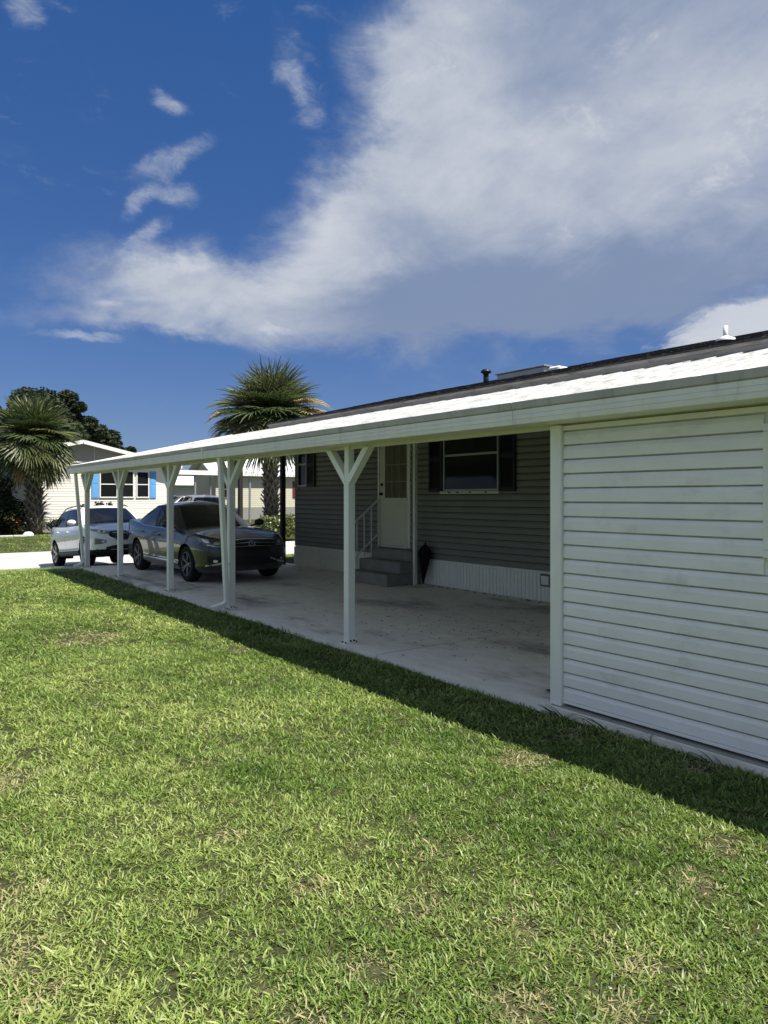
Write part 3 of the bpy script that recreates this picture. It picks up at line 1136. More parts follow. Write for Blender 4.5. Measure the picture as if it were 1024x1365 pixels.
    # plan-side mirrored build
    def build_set(quads, sides):
        m = MB()
        for sgn in sides:
            idx = {}
            fs = []
            vv = []
            for q in quads:
                f = []
                for rc in q:
                    if rc not in idx:
                        idx[rc] = len(vv)
                        p = G[rc]
                        vv.append((p[0] * sgn, p[1], p[2]))
                    f.append(idx[rc])
                if len(set(f)) > 2:
                    fs.append(tuple(f) if sgn > 0 else tuple(f[::-1]))
            m.add(vv, fs)
        return m

    def weld(me, d=.0015):
        bm = bmesh.new()
        bm.from_mesh(me)
        bmesh.ops.remove_doubles(bm, verts=bm.verts[:], dist=d)
        bmesh.ops.dissolve_degenerate(bm, edges=bm.edges[:], dist=.0008)
        bmesh.ops.recalc_face_normals(bm, faces=bm.faces[:])
        bm.to_mesh(me)
        bm.free()

    allq = [q for v in sets.values() for q in v]
    bvh_m = build_set(allq, (1, -1))
    bvh = BVHTree.FromPolygons([Vector(p) for p in bvh_m.v], bvh_m.f)

    def finish(m, nm, mat, parent, ang=40):
        me = m.mesh(nm, mat, True, False)
        weld(me)
        o = obj(nm, me, parent)
        shade_auto(o, ang)
        return o

    body = finish(build_set(sets['body'], (1, -1)), 'body', paint, root)
    if 'cladding' in sets:
        finish(build_set(sets['cladding'], (1, -1)), 'cladding', MT['trim_black'], root)
    door_objs = []
    for di in range(len(doors)):
        for sgn in (1, -1):
            if 'door%d' % di in sets:
                door_objs.append((di, sgn, finish(build_set(sets['door%d' % di], (sgn,)), 'door', paint, root)))

    # underbody and wheel wells
    ub = MB()
    ub.box(-W2 * .80, W2 * .80, yF + .30, -wb2 - RA, zb0 + .02, .60)
    ub.box(-W2 * .90, W2 * .90, -wb2 + RA, wb2 - RA, zb0 + .02, .60)
    ub.box(-W2 * .80, W2 * .80, wb2 + RA, yR - .30, zb0 + .04, .60)
    ub.box(-W2 * .55, W2 * .55, -wb2 - RA - .02, -wb2 + RA + .02, zb0 + .06, .62)
    ub.box(-W2 * .55, W2 * .55, wb2 - RA - .02, wb2 + RA + .02, zb0 + .06, .62)
    ub.build('underbody', MT['seam'], root)
    for wy in (-wb2, wb2):
        for sgn in (1, -1):
            a = MB()
            nseg = 20
            vv = []
            for k in range(nseg + 1):
                t = math.pi * (-.12 + 1.24 * k / nseg)
                for xx in (W2 * .56, W2 * .955):
                    vv.append((xx * sgn, wy + RA * .99 * math.cos(t), RW + RA * .99 * math.sin(t)))
            a.add(vv, [(2 * k, 2 * k + 1, 2 * k + 3, 2 * k + 2) for k in range(nseg)])
            a.build('wheel_arch_liner', MT['seam'], root, True)

    # greenhouse
    gb, gr = S['gh_base'], S['gh_roof']
    NTs = 14
    A = np.array(catmull(gb, NTs))
    B = np.array(catmull(gr, NTs))
    T = np.linspace(0, len(gb) - 1, len(A))
    # exact glass limits
    lim = sorted(set([S['ws'][1], S['rear_glass'][0]] + [e for w in S['side_glass'] for e in w]))
    T2 = np.array(sorted(set(T.tolist() + lim)))
    A = np.stack([np.interp(T2, T, A[:, i]) for i in range(2)], 1)
    B3 = np.stack([np.interp(T2, T, B[:, i]) for i in range(3)], 1)
    ss = [0, .05, .12, .25, .40, .55, .70, .82, .90, .95, 1.0]
    GR = []
    for s_ in ss:
        row = []
        for i in range(len(T2)):
            ax, ay = A[i]
            az = lerp_tab(belt, ay) + S['crown'] * (1 - min(1, ax / (W2 * .9)) ** 2.2) - .025
            bx_, by_, bz_ = B3[i]
            bulge = .035 * math.sin(math.pi * s_)
            n2 = Vector((ax, ay - (gb[0][1] + gb[-1][1]) / 2)).normalized()
            row.append((ax + (bx_ - ax) * s_ + n2.x * bulge * (ax > 1e-6), ay + (by_ - ay) * s_ + n2.y * bulge * .6, az + (bz_ - az) * s_))
        GR.append(row)
    rs0, rs1 = S['roof_spine']
    for k in (.97, .9, .8, .65, .5, .33, .16, 0):
        row = []
        for i in range(len(T2)):
            bx_, by_, bz_ = B3[i]
            sy = min(max(by_, rs0), rs1)
            row.append((bx_ * k, sy + (by_ - sy) * k, bz_ + S['roof_crown'] * (1 - k ** 1.8) * (0.4 + .6 * 1)))
        GR.append(row)
    GR = np.array(GR)
    gsets = {}
    for r in range(len(GR) - 1):
        for c in range(len(T2) - 1):
            tm = (T2[c] + T2[c + 1]) / 2
            key = 'cabin'
            if r < len(ss) - 1:
                sm = (ss[r] + ss[r + 1]) / 2
                if .05 < sm < .95:
                    if tm < S['ws'][1]:
                        key = 'windshield'
                    elif tm > S['rear_glass'][0]:
                        key = 'rear_window'
                    else:
                        key = 'pillar' if S.get('black_pillars') and S['side_glass'][0][0] < tm < S['side_glass'][-1][1] else 'cabin'
                        for wi, (a, bq) in enumerate(S['side_glass']):
                            if a < tm < bq and .05 < sm < .90:
                                key = 'side%d' % wi
            gsets.setdefault(key, []).append([(r, c), (r, c + 1), (r + 1, c + 1), (r + 1, c)])
    Gs = G
    G = GR

    def build_g(quads, sides):
        m = MB()
        for sgn in sides:
            idx = {}
            vv = []
            fs = []
            for q in quads:
                f = []
                for rc in q:
                    if rc not in idx:
                        idx[rc] = len(vv)
                        p = GR[rc]
                        vv.append((p[0] * sgn, p[1], p[2]))
                    f.append(idx[rc])
                fs.append(tuple(f) if sgn > 0 else tuple(f[::-1]))
            m.add(vv, fs)
        return m
    finish(build_g(gsets['cabin'], (1, -1)), 'cabin', MT[S.get('roof_paint', S['paint'])], root, 50)
    if 'pillar' in gsets:
        for sgn in (1, -1):
            finish(build_g(gsets['pillar'], (sgn,)), 'window_pillar', MT['trim_black'], root)
    finish(build_g(gsets['windshield'], (1, -1)), 'windshield', MT['car_glass'], root)
    finish(build_g(gsets['rear_window'], (1, -1)), 'rear_window', MT['car_glass'], root)
    for wi in range(len(S['side_glass'])):
        for sgn in (1, -1):
            finish(build_g(gsets['side%d' % wi], (sgn,)), 'side_window', MT['car_glass'], root)

    # wheels
    tw = S['tw']
    tm_ = MB().lathe([(RW * .68, -tw * .46), (RW * .80, -tw * .52), (RW * .93, -tw * .49), (RW * .985, -tw * .40), (RW, -tw * .2), (RW, tw * .2), (RW * .985, tw * .40),
                      (RW * .93, tw * .49), (RW * .80, tw * .52), (RW * .68, tw * .46), (RW * .66, 0), (RW * .68, -tw * .46)], 36, 'x')
    tyre_me = tm_.mesh('tyre', MT['tyre'], True)
    rmb = MB()
    rmb.lathe([(RW * .69, tw * .46), (RW * .655, tw * .47), (RW * .63, tw * .40), (RW * .62, -tw * .3)], 36, 'x')
    rmb.lathe([(0, tw * .36), (RW * .10, tw * .37), (RW * .14, tw * .30), (RW * .14, tw * .1)], 18, 'x')
    nsp = S.get('spokes', 5)
    for i in range(nsp):
        a = 2 * math.pi * i / nsp
        for da_ in (-.13, .13):
            c0 = Vector((tw * .30, math.cos(a + da_ * .8) * RW * .10, math.sin(a + da_ * .8) * RW * .10))
            c1 = Vector((tw * .40, math.cos(a + da_ * 1.15) * RW * .66, math.sin(a + da_ * 1.15) * RW * .66))
            rmb.beam(c0, c1, RW * .075, RW * .10, (1, 0, 0))
    rim_me = rmb.mesh('rim', MT[S.get('rim', 'rim')])
    dsk = MB().lathe([(0, tw * .02), (RW * .5, tw * .02), (RW * .63, tw * .01)], 24, 'x')
    disc_me = dsk.mesh('brake_disc', MT['seam'])
    for wy in (-wb2, wb2):
        for sgn in (1, -1):
            wo = obj('wheel', tyre_me, root, (sgn * (W2 - tw * .5 - .015), wy, RW), (0, 0, 0 if sgn > 0 else math.pi))
            obj('rim', rim_me, wo)
            obj('brake_disc', disc_me, wo)

    # helper: raycast patches
    def cast_y(x, z, front=True):
        o_ = Vector((x, yF - 2 if front else yR + 2, z))
        h = bvh.ray_cast(o_, Vector((0, 1 if front else -1, 0)))
        return h[0]

    def cast_x(y, z, sgn):
        h = bvh.ray_cast(Vector((3 * sgn, y, z)), Vector((-sgn, 0, 0)))
        return h[0]

    def patch(nm, mat, xs, top, bot, off=.006, parent=root, front=True, nz=6, mirror=False, ang=40):
        """sheet hugging the nose: for every x a top and a bottom height"""
        res = None
        for sgn in ((1, -1) if mirror else (1,)):
            m = MB()
            nx = 14
            xl = np.linspace(xs[0], xs[-1], nx)
            vv = []
            ok = True
            for x in xl:
                a = float(np.interp(x, xs, top)); c = float(np.interp(x, xs, bot))
                for k in range(nz + 1):
                    z = c + (a - c) * k / nz
                    p = cast_y(x * sgn, z, front)
                    if p is None:
                        p = Vector((x * sgn, yF + .3 if front else yR - .3, z))
                    vv.append((p.x, p.y + (-off if front else off), p.z))
            f = []
            for i in range(nx - 1):
                for k in range(nz):
                    q = i * (nz + 1) + k
                    f.append((q, q + nz + 1, q + nz + 2, q + 1))
            # rim going back into the bodywork
            ring = [k for k in range(nz + 1)] + [i * (nz + 1) + nz for i in range(1, nx)] + \
                   [(nx - 1) * (nz + 1) + k for k in range(nz - 1, -1, -1)] + [i * (nz + 1) for i in range(nx - 2, 0, -1)]
            base = len(vv)
            for q in ring:
                p = vv[q]
                vv.append((p[0], p[1] + (.02 if front else -.02), p[2]))
            for i in range(len(ring)):
                j = (i + 1) % len(ring)
                f.append((ring[i], ring[j], base + j, base + i))
            m.add(vv, f)
            res = m.build(nm, mat, parent)
            shade_auto(res, ang)
        return res

    def seam_line(pts, sgn, wd=.007, off=.0015):
        vv = []
        f = []
        for i, (y, z) in enumerate(pts):
            for k in (-1, 1):
                t = (pts[min(i + 1, len(pts) - 1)][0] - pts[max(0, i - 1)][0], pts[min(i + 1, len(pts) - 1)][1] - pts[max(0, i - 1)][1])
                l = math.hypot(*t) or 1
                yy, zz = y - t[1] / l * k * wd / 2, z + t[0] / l * k * wd / 2
                p = cast_x(yy, zz, sgn)
                if p is None:
                    p = Vector((W2 * sgn, yy, zz))
                vv.append((p.x + sgn * off, yy, zz))
        for i in range(len(pts) - 1):
            f.append((2 * i, 2 * i + 1, 2 * i + 3, 2 * i + 2))
        return vv, f

    for sgn in (1, -1):
        m = MB()
        ylist = sorted(set([e for d_ in doors for e in d_]))
        for y in ylist:
            zt_ = lerp_tab(belt, y) - .03
            vv, f = seam_line([(y, zz) for zz in np.linspace(zb0 + .17, zt_, 14)], sgn)
            m.add(vv, f)
        vv, f = seam_line([(yy, zb0 + .17) for yy in np.linspace(ylist[0], ylist[-1], 24)], sgn)
        m.add(vv, f)
        m.build('door_seam', MT['seam'], root, fix=False)
        for (di, sg2, dobj) in door_objs:
            if sg2 != sgn:
                continue
            yh = doors[di][1] - .13
            zh = lerp_tab(belt, yh) - .145
            p = cast_x(yh, zh, sgn)
            if p is not None:
                hm = MB().box(p.x - (.0 if sgn > 0 else .035), p.x + (.035 if sgn > 0 else .0), yh - .11, yh + .10, zh - .014, zh + .014, .008)
                hm.build('handle', paint, dobj)
        # mirror
        ym = S['mirror_y']
        zm = lerp_tab(belt, ym) + .06
        mm = MB()
        c = Vector(((W2 + .07) * sgn, ym, zm + .03))
        bm = bmesh.new()
        bmesh.ops.create_icosphere(bm, subdivisions=2, radius=1)
        for q in bm.verts:
            q.co = c + Vector((q.co.x * .115, q.co.y * .075 if q.co.y < 0 else q.co.y * .035, q.co.z * .075))
        mm.add([q.co[:] for q in bm.verts], [[q.index for q in f.verts] for f in bm.faces])
        bm.free()
        mo = mm.build('mirror', MT[S.get('mirror_paint', S['paint'])], root, True)
        MB().beam((W2 * .88 * sgn, ym + .02, zm - .04), (c.x, ym + .005, c.z - .03), .05, .03).build('mirror_arm', MT['trim_black'], mo)
    if S.get('features'):
        S['features'](locals())
    return root


def jetta_features(E):
    patch0, root, W2, cast_y, cast_x = E['patch'], E['root'], E['W2'], E['cast_y'], E['cast_x']

    def patch(nm, mat, xs, top, bot, *a, **k):
        if k.get('front', True):
            top = [t + .035 for t in top]
            bot = [t + .035 for t in bot]
        return patch0(nm, mat, xs, top, bot, *a, **k)

    grille = patch('grille', MT['trim_black'], [-.50, -.30, 0, .30, .50], [.735, .755, .765, .755, .735], [.62, .565, .55, .565, .62], .004)
    for z0, z1, wd in ((.748, .738, .50), (.690, .680, .50), (.633, .622, .46)):
        patch('grille_bar', MT['chrome'], [-wd, 0, wd], [z0 - .012, z0 + .008, z0 - .012], [z1 - .012, z1 + .008, z1 - .012], .012, parent=grille, nz=1)
    for sgn in (1, -1):
        xs = [.50, .62, .74, .82] if sgn > 0 else [-.82, -.74, -.62, -.50]
        top = [.735, .752, .775, .795]
        bot = [.622, .618, .645, .715]
        if sgn < 0:
            top, bot = top[::-1], bot[::-1]
        hl = patch('headlight', MT['lamp'], xs, top, bot, .006)
        xs2 = [.52, .64, .76] if sgn > 0 else [-.76, -.64, -.52]
        t2 = [.645, .640, .668]
        b2 = [.632, .628, .656]
        if sgn < 0:
            t2, b2 = t2[::-1], b2[::-1]
        patch('light_strip', MT['lamp_white'], xs2, t2, b2, .012, parent=hl, nz=1)
        xs3 = [.57, .62, .66] if sgn > 0 else [-.66, -.62, -.57]
        patch('projector', MT['lamp_white'], xs3, [.70, .715, .705], [.665, .66, .67], .011, parent=hl, nz=3)
        xs4 = [.72, .76, .79] if sgn > 0 else [-.79, -.76, -.72]
        patch('projector', MT['lamp_white'], xs4, [.755, .765, .77] if sgn > 0 else [.77, .765, .755], [.70, .70, .72] if sgn > 0 else [.72, .70, .70], .011, parent=hl, nz=3)
        xs5 = [.42, .58, .76] if sgn > 0 else [-.76, -.58, -.42]
        lo = patch('fog_recess', MT['trim_black'], xs5, [.40, .435, .47] if sgn > 0 else [.47, .435, .40], [.33, .325, .34] if sgn > 0 else [.34, .325, .33], .004)
        t5, b5 = [.425, .36, .305], [.385, .325, .288]
        xs6 = [.36, .54, .78]
        if sgn < 0:
            xs6 = [-.78, -.54, -.36]; t5 = t5[::-1]; b5 = b5[::-1]
        patch('chrome_blade', MT['chrome'], xs6, t5, b5, .012, nz=2)
        xs7 = [.62, .68] if sgn > 0 else [-.68, -.62]
        patch('fog_light', MT['lamp_white'], xs7, [.40, .40], [.355, .355], .010, parent=lo, nz=2)
        # side reflector and rocker trim
        m = MB()
        vv, f = E['seam_line']([(yy, .335) for yy in np.linspace(-.85, .9, 20)], sgn, .022, .006)
        m.add(vv, f)
        m.build('rocker_trim', MT['chrome'], root, fix=False)
        m = MB()
        vv, f = E['seam_line']([(yy, lerp_tab(E['belt'], yy) - .012) for yy in np.linspace(-.72, 1.35, 26)], sgn, .014, .006)
        m.add(vv, f)
        m.build('window_trim', MT['chrome'], root, fix=False)
        xs8 = [.45, .6, .80] if sgn > 0 else [-.80, -.6, -.45]
        patch('tail_light', MT['lamp_red'], xs8, [.95, .95, .94], [.80, .80, .78], .006, front=False)
    patch('lower_intake', MT['trim_black'], [-.40, -.2, 0, .2, .40], [.44, .47, .475, .47, .44], [.30, .28, .28, .28, .30], .004)
    # round badge with the two stacked letters
    p = cast_y(0, .695)
    ym = p.y - .018
    bd = MB()
    nseg = 28
    for k in range(nseg):
        a0, a1 = 2 * math.pi * k / nseg, 2 * math.pi * (k + 1) / nseg
        bd.beam((.062 * math.cos(a0), ym, .695 + .062 * math.sin(a0)), (.062 * math.cos(a1), ym, .695 + .062 * math.sin(a1)), .012, .011, (0, 1, 0))

    def stroke(a, c):
        bd.beam((a[0], ym - .001, .695 + a[1]), (c[0], ym - .001, .695 + c[1]), .011, .010, (0, 1, 0))
    stroke((-.026, .054), (0, .004)); stroke((0, .004), (.026, .054))
    stroke((-.052, .026), (-.024, -.050)); stroke((-.024, -.050), (0, -.006)); stroke((0, -.006), (.024, -.050)); stroke((.024, -.050), (.052, .026))
    bg = MB().lathe([(0, 0), (.068, 0), (.070, .01)], 28, 'x')
    bg.v = [(v[1], ym + .006 + v[0], .695 + v[2]) for v in bg.v]
    bgo = bg.build('badge', MT['trim_black'], root)
    bd.build('badge_letters', MT['chrome'], bgo)


def suv_features(E):
    patch, root, W2 = E['patch'], E['root'], E['W2']
    gr = patch('grille', MT['trim_black'], [-.54, -.40, 0, .40, .54], [.845, .855, .865, .855, .845], [.72, .645, .63, .645, .72], .005)
    for i in range(4):
        z = .68 + i * .042
        patch('grille_bar', MT['chrome'] if i in (3,) else MT['rim_dark'], [-.46, 0, .46], [z + .010, z + .014, z + .010], [z - .004, z, z - .004], .012, parent=gr, nz=1)
    patch('grille_frame', MT['chrome'], [-.55, -.42, 0, .42, .55], [.735, .655, .640, .655, .735], [.700, .628, .612, .628, .700], .014, parent=gr, nz=1)
    patch('grille_frame', MT['chrome'], [-.56, 0, .56], [.875, .892, .875], [.852, .868, .852], .014, parent=gr, nz=1)
    # cross shaped badge
    p = E['cast_y'](0, .80)
    bd = MB()
    yb = p.y - .02
    bd.extrude_y([(-.085, .815), (-.038, .815), (-.030, .835), (.045, .835), (.037, .815), (.085, .815), (.078, .785), (.030, .785), (.022, .765), (-.050, .765), (-.042, .785), (-.092, .785)], yb - .008, yb)
    bd.build('badge', material('gold badge', (.75, .58, .22), .25, .5, metal=.9), root)
    for sgn in (1, -1):
        xs = [.52, .64, .76, .85]
        top = [.865, .885, .915, .945]
        bot = [.775, .785, .815, .880]
        q = (lambda l: l if sgn > 0 else l[::-1])
        xs_ = xs if sgn > 0 else [-v for v in xs[::-1]]
        hl = patch('headlight', MT['lamp'], xs_, q(top), q(bot), .007)
        xs2 = [.54, .66, .80]
        xs2_ = xs2 if sgn > 0 else [-v for v in xs2[::-1]]
        patch('light_strip', MT['lamp_white'], xs2_, q([.80, .815, .862]), q([.787, .800, .846]), .013, parent=hl, nz=1)
        for a, c, zz in ((.60, .66, .84), (.70, .75, .868)):
            x3 = [a, c] if sgn > 0 else [-c, -a]
            patch('projector', MT['lamp_white'], x3, [zz + .02] * 2, [zz - .02] * 2, .012, parent=hl, nz=2)
        xs4 = [.60, .72, .82]
        xs4_ = xs4 if sgn > 0 else [-v for v in xs4[::-1]]
        fr = patch('fog_recess', MT['rim_dark'], xs4_, q([.635, .660, .690]), q([.565, .535, .53]), .006)
        xs5 = [.64, .70]
        xs5_ = xs5 if sgn > 0 else [-v for v in xs5[::-1]]
        patch('fog_light', MT['lamp_white'], xs5_, [.62] * 2, [.575] * 2, .013, parent=fr, nz=2)
    patch('lower_intake', MT['trim_black'], [-.60, -.40, 0, .40, .60], [.455, .500, .505, .500, .455], [.36, .34, .34, .34, .36], .005)
    patch('skid_trim', MT['chrome'], [-.5, 0, .5], [.40, .395, .40], [.378, .372, .378], .014, nz=1)
    patch('skid_plate', MT['trim_black'], [-.78, -.5, 0, .5, .78], [.42, .375, .36, .375, .42], [.25, .235, .235, .235, .25], .008)
    rr = MB()
    for sgn in (1, -1):
        rr.tube([(.60 * sgn, -.25, 1.62), (.60 * sgn, .0, 1.675), (.60 * sgn, 1.2, 1.665), (.58 * sgn, 1.55, 1.61)], .016, 6)
    rr.build('roof_rail', MT['trim_black'], root, True)


def rear_features(E):
    patch = E['patch']
    for sgn in (1, -1):
        xs = [.55, .7, .84] if sgn > 0 else [-.84, -.7, -.55]
        patch('tail_light', MT['lamp_red'], xs, [1.0, 1.02, 1.02], [.82, .80, .80], .006, front=False)
    m = MB().box(-.12, .12, 1.98, 2.02, 1.60, 1.63, .008)
    m.build('brake_light', material('brake light', (.5, .02, .02), .2, .5), E['root'])
    patch('licence_plate', MT['lamp_white'], [-.15, .15], [.86, .86], [.72, .72], .012, front=False, nz=2)


SEDAN = dict(paint='paint_slate', W=1.80, yF=-2.243, yR=2.453, wb=2.686, rw=.325, ra=.372, zbot=.19, crown=.045, tw=.215,
             belt=[(-2.26, .75), (-2.15, .80), (-1.9, .85), (-1.5, .895), (-1.05, .93), (-.6, .94), (0, .945), (.8, .965), (1.5, 1.0), (2.1, 1.04), (2.35, 1.035), (2.47, .98)],
             side=[(0, -.085), (.06, -.045), (.14, -.012), (.22, -.022), (.4, -.010), (.56, 0), (.68, .004), (.74, -.006), (.80, -.026), (.9, -.05), (1.0, -.095)],
             front=[(0, -.10), (.10, -.02), (.25, .012), (.4, .01), (.55, .012), (.7, .0), (.82, -.02), (.92, -.06), (1.0, -.15)],
             rear=[(0, -.12), (.12, -.02), (.3, .01), (.45, .0), (.6, -.03), (.8, -.02), (.92, .0), (1.0, -.03)],
             doors=[(-.80, .26), (.26, 1.22)], mirror_y=-.62,
             gh_base=[(0, -1.02), (.42, -.97), (.66, -.82), (.785, -.58), (.80, 0), (.795, .7), (.775, 1.38), (.68, 1.86), (.42, 2.03), (0, 2.07)],
             gh_roof=[(0, -.12, 1.40), (.32, -.09, 1.395), (.50, -.02, 1.385), (.575, .10, 1.375), (.60, .32, 1.38), (.60, .62, 1.38), (.575, .90, 1.37), (.50, 1.12, 1.355), (.30, 1.20, 1.365), (0, 1.22, 1.37)],
             roof_spine=(.2, .75), roof_crown=.07, ws=(0, 1.95), rear_glass=(7.25, 9), side_glass=[(3.05, 4.55), (4.72, 6.25)], black_pillars=True,
             rim='rim_dark', spokes=5, features=jetta_features)

SUV = dict(paint='paint_white', W=1.843, yF=-2.30, yR=2.35, wb=2.725, rw=.358, ra=.415, zbot=.27, crown=.05, tw=.225, cladding=.17,
           belt=[(-2.32, .84), (-2.22, .90), (-2.0, .965), (-1.6, 1.03), (-1.15, 1.07), (-.6, 1.075), (0, 1.08), (.8, 1.10), (1.5, 1.135), (2.0, 1.16), (2.25, 1.14), (2.37, 1.08)],
           side=[(0, -.06), (.06, -.025), (.14, -.005), (.22, -.03), (.4, -.014), (.56, 0), (.70, .002), (.78, -.014), (.88, -.035), (1.0, -.085)],
           front=[(0, -.16), (.10, -.07), (.22, .0), (.32, .012), (.45, .014), (.6, .012), (.75, .004), (.88, -.03), (1.0, -.13)],
           rear=[(0, -.12), (.12, -.02), (.3, .01), (.45, .0), (.6, -.02), (.8, -.02), (.92, -.01), (1.0, -.04)],
           doors=[(-.85, .22), (.22, 1.20)], mirror_y=-.70,
           gh_base=[(0, -1.20), (.45, -1.14), (.70, -.98), (.82, -.72), (.835, 0), (.83, .8), (.815, 1.5), (.74, 2.02), (.45, 2.18), (0, 2.21)],
           gh_roof=[(0, -.36, 1.60), (.34, -.33, 1.595), (.54, -.24, 1.59), (.635, -.08, 1.585), (.655, .25, 1.60), (.65, .85, 1.60), (.635, 1.4, 1.585), (.57, 1.72, 1.57), (.35, 1.84, 1.575), (0, 1.87, 1.58)],
           roof_spine=(.0, 1.4), roof_crown=.075, ws=(0, 1.95), rear_glass=(7.3, 9), side_glass=[(3.05, 4.42), (4.58, 5.75), (5.9, 6.75)], black_pillars=True,
           rim='rim', spokes=5, features=suv_features)

sedan = make_car(SEDAN, 'sedan', 'dark slate sedan parked nose-out in the shade under the carport', 'car', (5.80, 13.80, 0.002), (0, 0, 0))
SL = math.atan(.318 / 3.988)
suv_y = 18.70
suv = make_car(SUV, 'suv', 'white suv on the sunlit driveway apron, its nose behind the end posts', 'car',
               (5.22, suv_y, -.0797 * (suv_y - 16.612) + .004), (-SL, 0, math.radians(1.0)))
suv.scale = (.93, .96, .90)


# ------------------------------------------------------------------ neighbouring homes
MT['beige_siding'] = material('beige siding', (0.80, 0.77, 0.70), 0.55, 0.3, vary=.03, vscale=1.5)
MT['cream_siding'] = material('cream siding', (0.55, 0.53, 0.42), 0.55, 0.3, vary=.04, vscale=1.5)
MT['grey_skirt'] = material('grey skirting', (0.26, 0.26, 0.23), 0.7, 0.2, vary=.08, vscale=3)
MT['blue_shutter'] = material('bright blue shutter', (0.14, 0.36, 0.72), 0.5, 0.3)
MT['maroon'] = material('maroon shutter', (0.16, 0.03, 0.04), 0.5, 0.3)
MT['gable_shade'] = material('shaded gable panel', (0.46, 0.44, 0.40), 0.6, 0.3)  # grey puts the shade of the roof overhang into the gable colour
MT['metal_roof'] = material('white metal roof', (0.72, 0.73, 0.73), 0.45, 0.4, vary=.04, vscale=2)
MT['far_wall'] = material('pale green wall', (0.42, 0.45, 0.40), 0.6, 0.3)


def lap_wall_y(x0, x1, y, z0, z1, lap=.115):
    """lap siding facing -Y as one sheet with a real stepped profile"""
    pr = []
    z = z0
    while z < z1 - .01:
        h = min(lap, z1 - z)
        pr += [(y - .016, z), (y - .004, z + h)]
        z += lap
    pr += [(y + .05, z1), (y + .05, z0)]
    return MB().extrude_x(pr, x0, x1)


def sash_window(parent, off, xa, xb, za, zb, y, nx=1, mat='white_bright', rail=True):
    f = MB()
    t = .055
    f.box(xa, xb, y - .055, y - .017, zb - t, zb, .004)
    f.box(xa, xb, y - .060, y - .017, za, za + t, .004)
    f.box(xa, xa + t, y - .055, y - .017, za + t, zb - t, .004)
    f.box(xb - t, xb, y - .055, y - .017, za + t, zb - t, .004)
    cells = []
    for i in range(nx):
        a = xa + t + (xb - xa - 2 * t) * i / nx
        c = xa + t + (xb - xa - 2 * t) * (i + 1) / nx
        if i:
            f.box(a - .025, a + .025, y - .053, y - .017, za + t, zb - t)
            a += .025
        if i < nx - 1:
            c -= .025
        cells.append((a, c))
    zm = (za + zb) / 2
    f.box(xa + t, xb - t, y - .050, y - .017, zm - .022, zm + .022)
    w = part(f, 'window', MT[mat], parent, off=off)
    for a, c in cells:
        for (p, q) in ((za + t, zm - .022), (zm + .022, zb - t)):
            part(MB().box(a, c, y - .030, y - .020, p, q), 'pane', MT['glass_dark'], w, off=off)
    return w


def shutter_y(parent, off, xa, xb, za, zb, y, mat):
    m = MB()
    m.box(xa, xb, y - .045, y - .017, za, zb, .004)
    zm = (za + zb) / 2
    m.box(xa + .05, xb - .05, y - .053, y - .0455, za + .06, zm - .04, .003)
    m.box(xa + .05, xb - .05, y - .053, y - .0455, zm + .04, zb - .06, .003)
    return part(m, 'shutter', MT[mat], parent, off=off)


# beige home across the street
AO = Vector((8.5, 34.0, 0))
AY = 34.0
AX0, AX1, APK = 4.3, 12.62, 8.5
home_a = thing('gabled_home', 'beige home across the street with white gable trim and bright blue shutters', 'house', tuple(AO))
part(lap_wall_y(AX0, AX1, AY, .45, 3.12), 'siding', MT['beige_siding'], home_a, off=AO)
part(MB().box(AX0 + .02, AX1 - .02, AY + .05, AY + 14, .0, 3.12), 'wall', MT['beige_siding'], home_a, off=AO)
part(MB().box(AX0 + .02, AX1 - .02, AY - .01, AY + .04, -.05, .45), 'skirting', MT['grey_skirt'], home_a, off=AO)
gm = MB()
gm.add([(AX0, AY - .01, 3.20), (AX1, AY - .01, 3.20), (APK, AY - .01, 4.03), (AX0, AY + .2, 3.20), (AX1, AY + .2, 3.20), (APK, AY + .2, 4.03)],
       [(0, 1, 2), (5, 4, 3), (0, 3, 4, 1), (1, 4, 5, 2), (2, 5, 3, 0)])
part(gm, 'gable', MT['gable_shade'], home_a, off=AO)
gl = MB()
for i in range(7):
    z = 3.22 + i * .11
    hw = (4.03 - z - .1) / (4.03 - 3.20)
    if hw > .05:
        gl.box(APK - (APK - AX0) * hw, APK + (AX1 - APK) * hw, AY - .024, AY - .011, z, z + .085)
q = part(gl, 'gable_boards', MT['gable_shade'], home_a, off=AO)
part(MB().box(AX0 - .05, AX1 + .05, AY - .05, AY + .02, 3.12, 3.20, .005), 'frieze_board', MT['white_bright'], home_a, off=AO)
part(MB().box(9.07, 9.10, AY - .04, AY - .025, 3.2, 3.92), 'gable_batten', MT['white_bright'], home_a, off=AO)
rs = (4.10 - 3.10) / (AX1 + .45 - APK)
ra = MB()
ra.extrude_y([(AX0 - .45, 3.11), (APK, 4.13), (AX1 + .45, 3.11), (AX1 + .45, 3.03), (APK, 4.05), (AX0 - .45, 3.03)], AY - .40, AY + 14.3)
part(ra, 'roof', MT['metal_roof'], home_a, off=AO)
for xe in (AX0 - .47, AX1 + .47):
    part(MB().beam((xe, AY - .42, 3.03), (APK, AY - .42, 4.05), .035, .17), 'rake_board', MT['white_bright'], home_a, off=AO)
part(MB().box(AX1 - .10, AX1 + .02, AY - .035, AY + .02, .45, 3.12), 'corner_trim', MT['white_bright'], home_a, off=AO)
sash_window(home_a, AO, 9.30, 10.88, 1.52, 2.80, AY, 2)
sash_window(home_a, AO, 10.98, 11.60, 1.52, 2.80, AY, 1)
shutter_y(home_a, AO, 8.95, 9.27, 1.50, 2.80, AY, 'blue_shutter')
shutter_y(home_a, AO, 11.63, 11.93, 1.50, 2.80, AY, 'blue_shutter')

